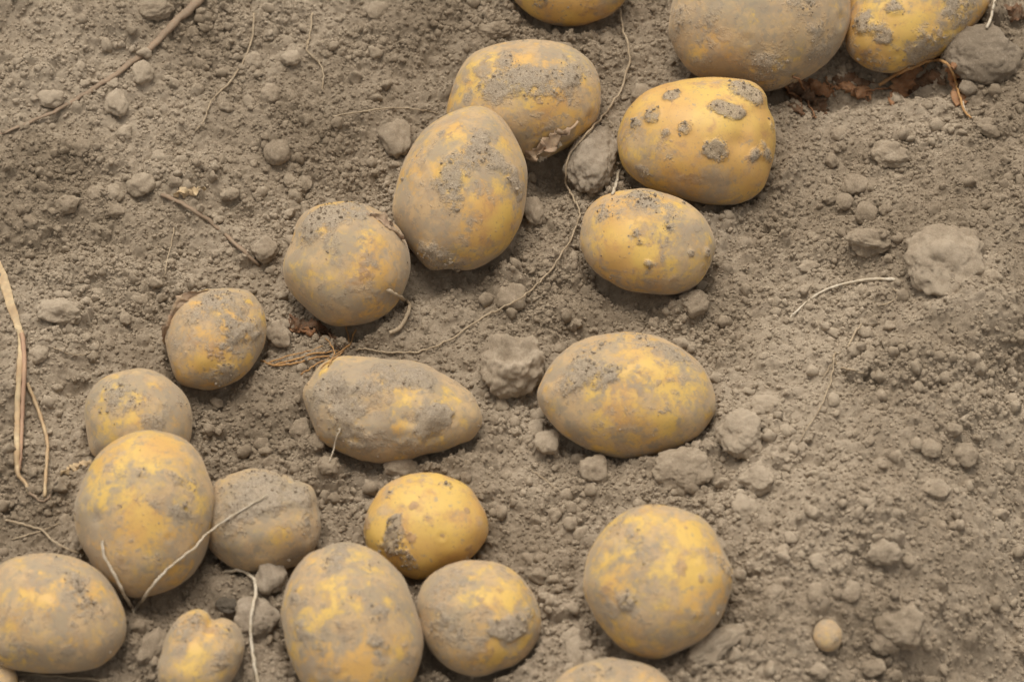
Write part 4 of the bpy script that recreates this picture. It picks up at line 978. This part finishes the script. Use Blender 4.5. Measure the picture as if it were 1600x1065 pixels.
def strand(name, label, cat, pts, r0, r1, mat, hairs=0, branches=(), flat=1.0, sides=6, group=None, clear=0.3, wob=0.6, free=(), parent=None):
    """pts: photo pixels, r in photo pixels; free: {index: lift in m} for arching bits"""
    rg = random.Random(int(pts[0][0] * 3 + pts[0][1]))
    V = []; F = []
    def one(pts, ra, rb, flat, off=0.0):
        sm = smooth_pts(pts)
        sm = [(x + rg.gauss(0, wob), y + rg.gauss(0, wob)) for x, y in sm]
        depth = []
        for (x, y) in sm:
            p = hit_any(x, y); depth.append(np.linalg.norm(p - CAM))
        depth = np.array(depth)
        low = np.array([depth[max(0, i - 2):i + 3].min() for i in range(len(depth))])      # bridge small gaps, stay on top
        ker = np.array([1, 2, 3, 2, 1.0]); ker /= ker.sum()
        pad = np.concatenate([[low[0]] * 2, low, [low[-1]] * 2]); low = np.convolve(pad, ker, 'valid')
        low = np.minimum(low, depth + 0.0015)
        R = np.linspace(ra, rb, len(sm)) * MPP
        P = np.array([CAM + ray(x, y) * (low[i] - R[i] * flat * (0.8 + clear) - off) for i, (x, y) in enumerate(sm)])
        R = R * np.array([1 + 0.18 * math.sin(i * 1.7 + ra) * rg.random() for i in range(len(sm))])
        v, f = tube(P, R, sides, flat)
        f = f + sum(len(q) for q in V)
        V.append(v); F.append(f)
        return P
    P = one(pts, r0, r1, flat)
    for (bp, ba, bb) in branches: one(bp, ba, bb, flat)
    for _ in range(hairs):
        i = rg.randrange(2, len(P) - 2); L = rg.uniform(0.003, 0.009)
        d = np.array([rg.gauss(0, 1), rg.gauss(0, 1), rg.gauss(0, 0.25)]); d /= np.linalg.norm(d)
        q = np.array([P[i], P[i] + d * L * 0.5 + np.array([0, 0, 0.0008]), P[i] + d * L + np.array([rg.gauss(0, .001), rg.gauss(0, .001), 0])])
        v, f = tube(q, np.array([0.00016, 0.00013, 0.00008]), 4)
        f = f + sum(len(q_) for q_ in V); V.append(v); F.append(f)
    V = np.concatenate(V); F = np.concatenate(F)
    C = P[len(P) // 2]
    if parent is not None: C = np.array(parent.location)
    me = mesh_from(name, V - C, F, mat)
    if parent is not None:
        return link(name, me, parent=parent)
    return link(name, me, loc=C, label=label, cat=cat, group=group)


def ribbon(name, label, cat, pts, widths, mat, curl=0.4, lift=0.0, parent=None, thick=0.00035, seed=1, crump=0.0022, jagged=0.22):
    """a crumpled leaf or peel: a strip across the line of photo points, with thickness"""
    sm, W = spline(np.array([(x, y, 0) for x, y in pts], float), widths, 7)
    depth = np.array([np.linalg.norm(hit_any(x, y) - CAM) for x, y, _ in sm])
    ker = np.array([1, 1, 1, 1, 1.0]) / 5; pad = np.concatenate([[depth[0]] * 2, depth, [depth[-1]] * 2]); depth = np.convolve(pad, ker, 'valid')
    P = np.array([CAM + ray(x, y) * (depth[i] - 0.0015 - lift * math.sin(math.pi * i / (len(sm) - 1))) for i, (x, y, _) in enumerate(sm)])
    T = np.gradient(P, axis=0); T /= np.linalg.norm(T, axis=1)[:, None]
    M = 7; V = np.zeros((len(P), M, 3))
    for i in range(len(P)):
        view = (CAM - P[i]); view /= np.linalg.norm(view)
        s = np.cross(T[i], view); s /= np.linalg.norm(s)
        for j in range(M):
            t = j / (M - 1) * 2 - 1
            jag = 1 + jagged * math.sin(i * 2.3 + seed * 1.7 + (5.1 if t > 0 else 0)) * math.sin(i * 0.9 + seed) * abs(t)
            V[i, j] = P[i] + s * t * jag * W[i] * MPP * 1.25 - view * (curl * 0.55 * W[i] * MPP * (abs(t + 0.25 * math.sin(i * 0.6 + seed)) - 0.5))
    flatv = V.reshape(-1, 3)
    flatv = flatv + crump * np.stack([fbm3(flatv * 230 + seed, 91 + k, 3, 0.6) for k in range(3)], 1)
    n = len(P); top = flatv; nrm = np.tile((CAM - P.mean(0)) / np.linalg.norm(CAM - P.mean(0)), (len(top), 1))
    bot = top - nrm * thick
    VV = np.concatenate([top, bot]); F = []; off = n * M
    for i in range(n - 1):
        for j in range(M - 1):
            a, b, c, d = i * M + j, i * M + j + 1, (i + 1) * M + j + 1, (i + 1) * M + j
            F += [(a, b, c, d), (a + off, d + off, c + off, b + off)]
    edge = [i * M for i in range(n)] + [(n - 1) * M + j for j in range(1, M)] + [i * M + M - 1 for i in range(n - 2, -1, -1)] + [j for j in range(M - 2, 0, -1)]
    for a, b in zip(edge, edge[1:] + edge[:1]): F.append((a, b, b + off, a + off))
    C = P[n // 2] if parent is None else np.array(parent.location)
    me = mesh_from(name, VV - C, F, mat)
    if parent is not None: return link(name, me, parent=parent)
    return link(name, me, loc=C, label=label, cat=cat)


strand('root', 'long thin wavy root running from the upper edge down between the potatoes to the centre', 'root',
       [(968, 15), (975, 50), (984, 90), (972, 135), (955, 165), (934, 190), (905, 222), (887, 248), (885, 285), (896, 310), (906, 330), (900, 355), (885, 385), (862, 420), (835, 448), (815, 465), (775, 485), (742, 503), (700, 532), (660, 547), (620, 551), (575, 546), (556, 545)], 1.9, 1.5, M_ROOT, hairs=34, wob=.9)
strand('root', 'fine forked root on the upper left slope, longer one reaching toward the stalk', 'root', [(397, 20), (394, 60), (380, 95), (358, 130), (330, 158), (318, 190), (298, 212)], 1.9, 1.3, M_ROOT, hairs=6)
strand('root', 'short kinked pale root at the upper edge above the pale round clod', 'root', [(488, 22), (483, 60), (480, 80), (497, 97), (505, 115), (503, 143)], 1.8, 1.2, M_ROOT, hairs=5)
strand('root', 'hair-thin arched root leading to the egg-shaped potato', 'root', [(518, 182), (560, 176), (610, 169), (660, 172), (688, 178)], 1.3, 1.0, M_ROOT)
strand('root', 'hair-thin upright root on the left slope above the scruffy potato', 'root', [(272, 356), (265, 390), (258, 425), (257, 434)], 1.1, .8, M_ROOT)
strand('root', 'hair-thin curved root left of the scruffy potato', 'root', [(84, 542), (105, 552), (130, 554), (152, 545)], 1.1, .8, M_ROOT)
strand('root', 'thin forked root resting across two potatoes at the lower left', 'root', [(160, 844), (163, 868), (175, 890), (190, 920), (208, 952)], 2.4, 2.8, M_PALE,
       branches=[([(208, 954), (225, 933), (255, 895), (300, 858), (330, 828), (370, 802), (418, 772)], 2.6, 1.2), ([(206, 945), (210, 962)], 2.2, 1.6)])
strand('root', 'pale looping root hanging past the flat grey clod to the lower edge', 'root', [(347, 894), (372, 890), (393, 900), (400, 915), (396, 945), (391, 985), (397, 1030), (404, 1075)], 2.6, 2.8, M_PALE)
strand('root', 'crossing pair of thin roots left of the large upright potato', 'root', [(8, 812), (40, 820), (65, 828), (88, 848), (122, 864)], 2.0, 1.7, M_ROOT, branches=[([(20, 842), (60, 830), (90, 818), (115, 806)], 1.3, 1.2)])
strand('root', 'short thin root standing against the long scabby potato', 'root', [(531, 668), (524, 690), (515, 722)], 1.5, .9, M_PALE)
strand('root', 'fine root on the bare soil below the hollow-topped clod', 'root', [(828, 733), (850, 748), (872, 765), (895, 782)], 1.2, .8, M_ROOT)
strand('root', 'thin root along the bottom left corner', 'root', [(28, 1053), (70, 1054), (110, 1057), (168, 1062)], 2.4, 1.8, M_ROOT)
strand('root', 'tangled pale rootlets on the right slope below the white straw', 'root', [(1346, 505), (1330, 530), (1322, 548), (1303, 553), (1302, 572), (1296, 600), (1280, 640), (1260, 670), (1248, 695)], 1.8, .9, M_ROOT, hairs=10,
       branches=[([(1302, 556), (1310, 572), (1328, 577), (1350, 583)], 2.0, 1.1), ([(1304, 560), (1292, 580), (1285, 592)], 1.3, .8), ([(1396, 450), (1404, 460), (1392, 472), (1372, 478)], 1.4, 1.0)])
strand('straw', 'thin white straw curving over the right slope', 'straw', [(1234, 497), (1255, 476), (1275, 461), (1300, 449), (1335, 440), (1370, 436), (1402, 437)], 1.6, 2.8, M_PALE, clear=.9, wob=.3)
strand('straw', 'short pale straw stuck between the grey-brown clod and the freckled potato', 'straw', [(968, 268), (963, 285), (957, 304)], 2.8, 2.6, M_PALE)
strand('straw', 'pale straw sticking up behind the big grey slab', 'straw', [(1543, 45), (1550, 20), (1558, -12)], 2.6, 2.2, M_PALE)
strand('straw', 'fine orange straws lying between the cracked potato and the long scabby one', 'straw', [(407, 563), (430, 571), (465, 566), (500, 557), (528, 557)], 2.0, 1.4, M_ORANGE,
       branches=[([(425, 570), (455, 563), (490, 552), (528, 548)], 1.6, 1.3), ([(540, 512), (545, 530), (535, 550), (520, 560), (500, 575)], 1.5, 1.1), ([(556, 515), (548, 535), (538, 548)], 1.5, 1.0), ([(470, 585), (495, 568), (520, 556), (545, 540)], 1.5, 1.0), ([(420, 566), (450, 556), (480, 549), (505, 540)], 1.4, .9), ([(500, 520), (515, 535), (522, 552), (512, 572)], 1.3, .9)])
strand('dry_stalk', 'long dry stalk slanting down the upper left corner, thick at its top end', 'stalk', [(318, -8), (290, 20), (262, 46), (240, 70), (205, 98), (160, 130), (110, 160), (55, 188), (-8, 212)], 9.5, 2.6, M_STALK, flat=.6, wob=.8, clear=-.55, hairs=8)
strand('dry_stalk', 'half-buried dusty stalk slanting towards the cracked potato', 'stalk', [(252, 304), (285, 318), (320, 340), (348, 362), (375, 388), (405, 414)], 4.0, 3.6, M_STALK, flat=.7, clear=-.9)
SUBSTRAW = strand('straw', 'tan broken straw with a split blade and a side shoot along the left edge', 'straw', [(31, 515), (33, 535), (32, 560), (29, 600), (27, 650), (26, 700), (27, 738)], 5.4, 4.4, M_STRAW, flat=.6, sides=8, wob=.25, clear=1.8)
strand('sheath', None, None, [(34, 520), (37, 545), (38, 575), (36, 620), (34, 665), (32, 705), (30, 734)], 4.2, 2.8, M_SHEATH, parent=SUBSTRAW, wob=.25, clear=2.6)
ribbon('leaf_blade', None, None, [(-10, 402), (2, 428), (13, 462), (22, 492), (30, 515), (34, 530)], [4.5, 6, 6, 5, 4, 3], M_STRAW, .5, .003, SUBSTRAW, seed=3, crump=.0003, jagged=0.05)
strand('side_shoot', None, None, [(42, 598), (54, 625), (66, 660), (74, 692), (72, 735), (70, 775)], 3.2, 2.6, M_STRAW, parent=SUBSTRAW, wob=.3, clear=.9)
strand('straw_tip', None, None, [(27, 728), (29, 742), (40, 755), (46, 772)], 4.0, 2.2, M_STRAW, parent=SUBSTRAW, wob=.3, clear=1.8)
strand('root', 'small dark rootlet where the tan straw enters the soil', 'root', [(46, 770), (60, 780), (70, 782), (80, 772)], 2.2, 1.5, M_STALK)
strand('root_stub', 'bent dusty root stub', None, [(604, 452), (618, 460), (634, 470), (640, 480), (632, 500), (622, 514), (608, 520)], 3.2, 3.6, M_ROOT, parent=POTOBJ[3][0], clear=1.2, wob=.4)


ribbon('dry_leaf', 'brown shrivelled leaf hanging from a thin stalk left of the big grey slab', 'leaf', [(1440, 98), (1425, 112), (1412, 130), (1400, 150), (1390, 166)], [3, 9, 13, 11, 4], M_BROWN, .9, .004)
strand('leaf_stalk', 'thin arched brown leaf stalk left of the big grey slab', 'stalk', [(1374, 134), (1400, 117), (1430, 104), (1455, 95), (1475, 97), (1487, 110), (1494, 130), (1499, 150), (1506, 172), (1518, 184)], 3.2, 1.8, M_ORANGE, clear=3.0, branches=[([(1450, 98), (1444, 108)], 1.5, 1.0)])
ribbon('dry_leaf', 'curled tan leaf strip between the big grey slab and the smooth pebble-like clod', 'leaf', [(1484, 100), (1492, 118), (1495, 138), (1500, 155), (1508, 165)], [5, 10, 6, 8, 3], M_BROWN, .9, .003, seed=4)
strand('root', 'hook-shaped pale rootlet below the curled tan leaf strip', 'root', [(1505, 160), (1508, 175), (1516, 184), (1526, 183)], 2.0, 1.2, M_PALE)
ribbon('dry_leaf', 'long low brown leaf under the soil-patched potato', 'leaf', [(1302, 140), (1318, 134), (1338, 144), (1355, 142), (1362, 155)], [3, 6, 7, 5, 2], M_BROWN, .9, .003, seed=7)
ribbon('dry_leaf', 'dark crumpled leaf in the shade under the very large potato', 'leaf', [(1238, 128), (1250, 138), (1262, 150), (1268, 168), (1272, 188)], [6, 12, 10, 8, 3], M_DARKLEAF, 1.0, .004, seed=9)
ribbon('dry_leaf', 'rusty crumpled leaf right of the dark one under the very large potato', 'leaf', [(1262, 122), (1275, 135), (1285, 142), (1298, 148)], [4, 8, 7, 3], M_BROWN, 1.0, .004, seed=13)
ribbon('dry_leaf', 'narrow dark leaf left of the crumpled ones beside the spotted potato', 'leaf', [(1228, 140), (1238, 152), (1245, 170), (1252, 180)], [4, 7, 6, 2], M_DARKLEAF, 1.0, .003, seed=15)
ribbon('dry_leaf', 'dark reddish leaf scrap in the upper right corner behind the grey slab', 'leaf', [(1570, 10), (1580, 18), (1592, 22), (1606, 30)], [6, 10, 9, 6], M_DARKLEAF, 1.0, .003, seed=17)
ribbon('dry_leaf', 'small orange leaf scrap on the left slope', 'leaf', [(276, 308), (288, 300), (303, 297), (320, 299)], [3, 5, 4, 2], M_STRAW, .6, .002, seed=19)
ribbon('dry_leaf', 'short brown straw flake left of the large upright potato', 'leaf', [(98, 738), (112, 732), (126, 726), (140, 720)], [6, 8, 8, 5], M_STRAW, .5, .002, seed=21)
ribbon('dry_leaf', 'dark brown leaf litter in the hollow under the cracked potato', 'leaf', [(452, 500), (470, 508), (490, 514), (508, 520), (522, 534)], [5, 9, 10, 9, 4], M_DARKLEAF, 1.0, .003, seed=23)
ribbon('dry_leaf', 'brown frayed leaf left of the hollow under the cracked potato', 'leaf', [(455, 515), (470, 514), (488, 522), (500, 522)], [2, 4, 5, 2], M_BROWN, 1.0, .004, seed=25)
ribbon('dry_leaf', 'dark leaf scrap at the foot of the rusty crumpled leaf', 'leaf', [(1268, 150), (1280, 160), (1284, 172), (1290, 180)], [5, 9, 7, 3], M_DARKLEAF, .9, .003, seed=41)
ribbon('dry_leaf', 'thin blackish leaf strip in the hollow below the soil-patched potato', 'leaf', [(1296, 128), (1320, 124), (1345, 128), (1368, 132)], [4, 6, 6, 3], M_DARKLEAF, .8, .002, seed=43)
ribbon('dry_leaf', 'dark curled leaf strip under the arched brown leaf stalk', 'leaf', [(1420, 140), (1440, 128), (1460, 122), (1476, 128)], [5, 9, 9, 4], M_DARKLEAF, .8, .001, seed=45)
strand('root_tangle', 'tangle of reddish-brown dry rootlets under the soil-patched potato', 'root', [(1225, 135), (1245, 150), (1258, 140), (1275, 128), (1300, 138), (1320, 130), (1345, 140), (1360, 150)], 2.4, 1.5, M_BROWN, clear=1.5, wob=1.4, hairs=14,
       branches=[([(1240, 120), (1255, 135), (1262, 160), (1275, 186)], 2.2, 1.2), ([(1262, 130), (1250, 155), (1256, 176)], 1.8, 1.0), ([(1290, 120), (1300, 138), (1305, 152)], 1.8, 1.0), ([(1330, 132), (1350, 142), (1380, 138), (1405, 146)], 2.0, 1.2), ([(1348, 138), (1352, 152), (1360, 158)], 1.8, 1.0), ([(1380, 130), (1405, 122), (1420, 126)], 1.8, 1.1)])
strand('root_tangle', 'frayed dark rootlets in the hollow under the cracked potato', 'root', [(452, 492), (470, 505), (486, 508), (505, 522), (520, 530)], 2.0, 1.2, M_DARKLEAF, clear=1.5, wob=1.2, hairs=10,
       branches=[([(460, 515), (480, 512), (500, 528)], 1.6, 1.0), ([(500, 508), (512, 520), (530, 545)], 1.6, 1.0)])
# torn skins belong to their potatoes
ribbon('torn_peel', None, None, [(824, 244), (845, 233), (862, 222), (880, 208), (900, 192)], [8, 9, 8, 6, 2], M_PEEL, -.6, .002, POTOBJ[1][0], seed=31)
ribbon('torn_peel', None, None, [(832, 249), (845, 247), (858, 244)], [3, 4, 3], M_PALE, -.6, .002, POTOBJ[1][0], seed=33)
ribbon('torn_peel', None, None, [(858, 234), (866, 226), (874, 222)], [3, 6, 3], M_PALE, -.5, .001, POTOBJ[1][0], seed=35)
ribbon('loose_peel', None, None, [(255, 535), (264, 508), (276, 482), (300, 462), (336, 450)], [2, 5, 5, 5, 2], M_PEEL, -.6, .002, POTOBJ[4][0], seed=37)
ribbon('cracked_skin', None, None, [(572, 334), (590, 340), (608, 352), (622, 366), (630, 378)], [2, 5, 6, 4, 2], M_PEEL, -.8, .001, POTOBJ[3][0], seed=39)
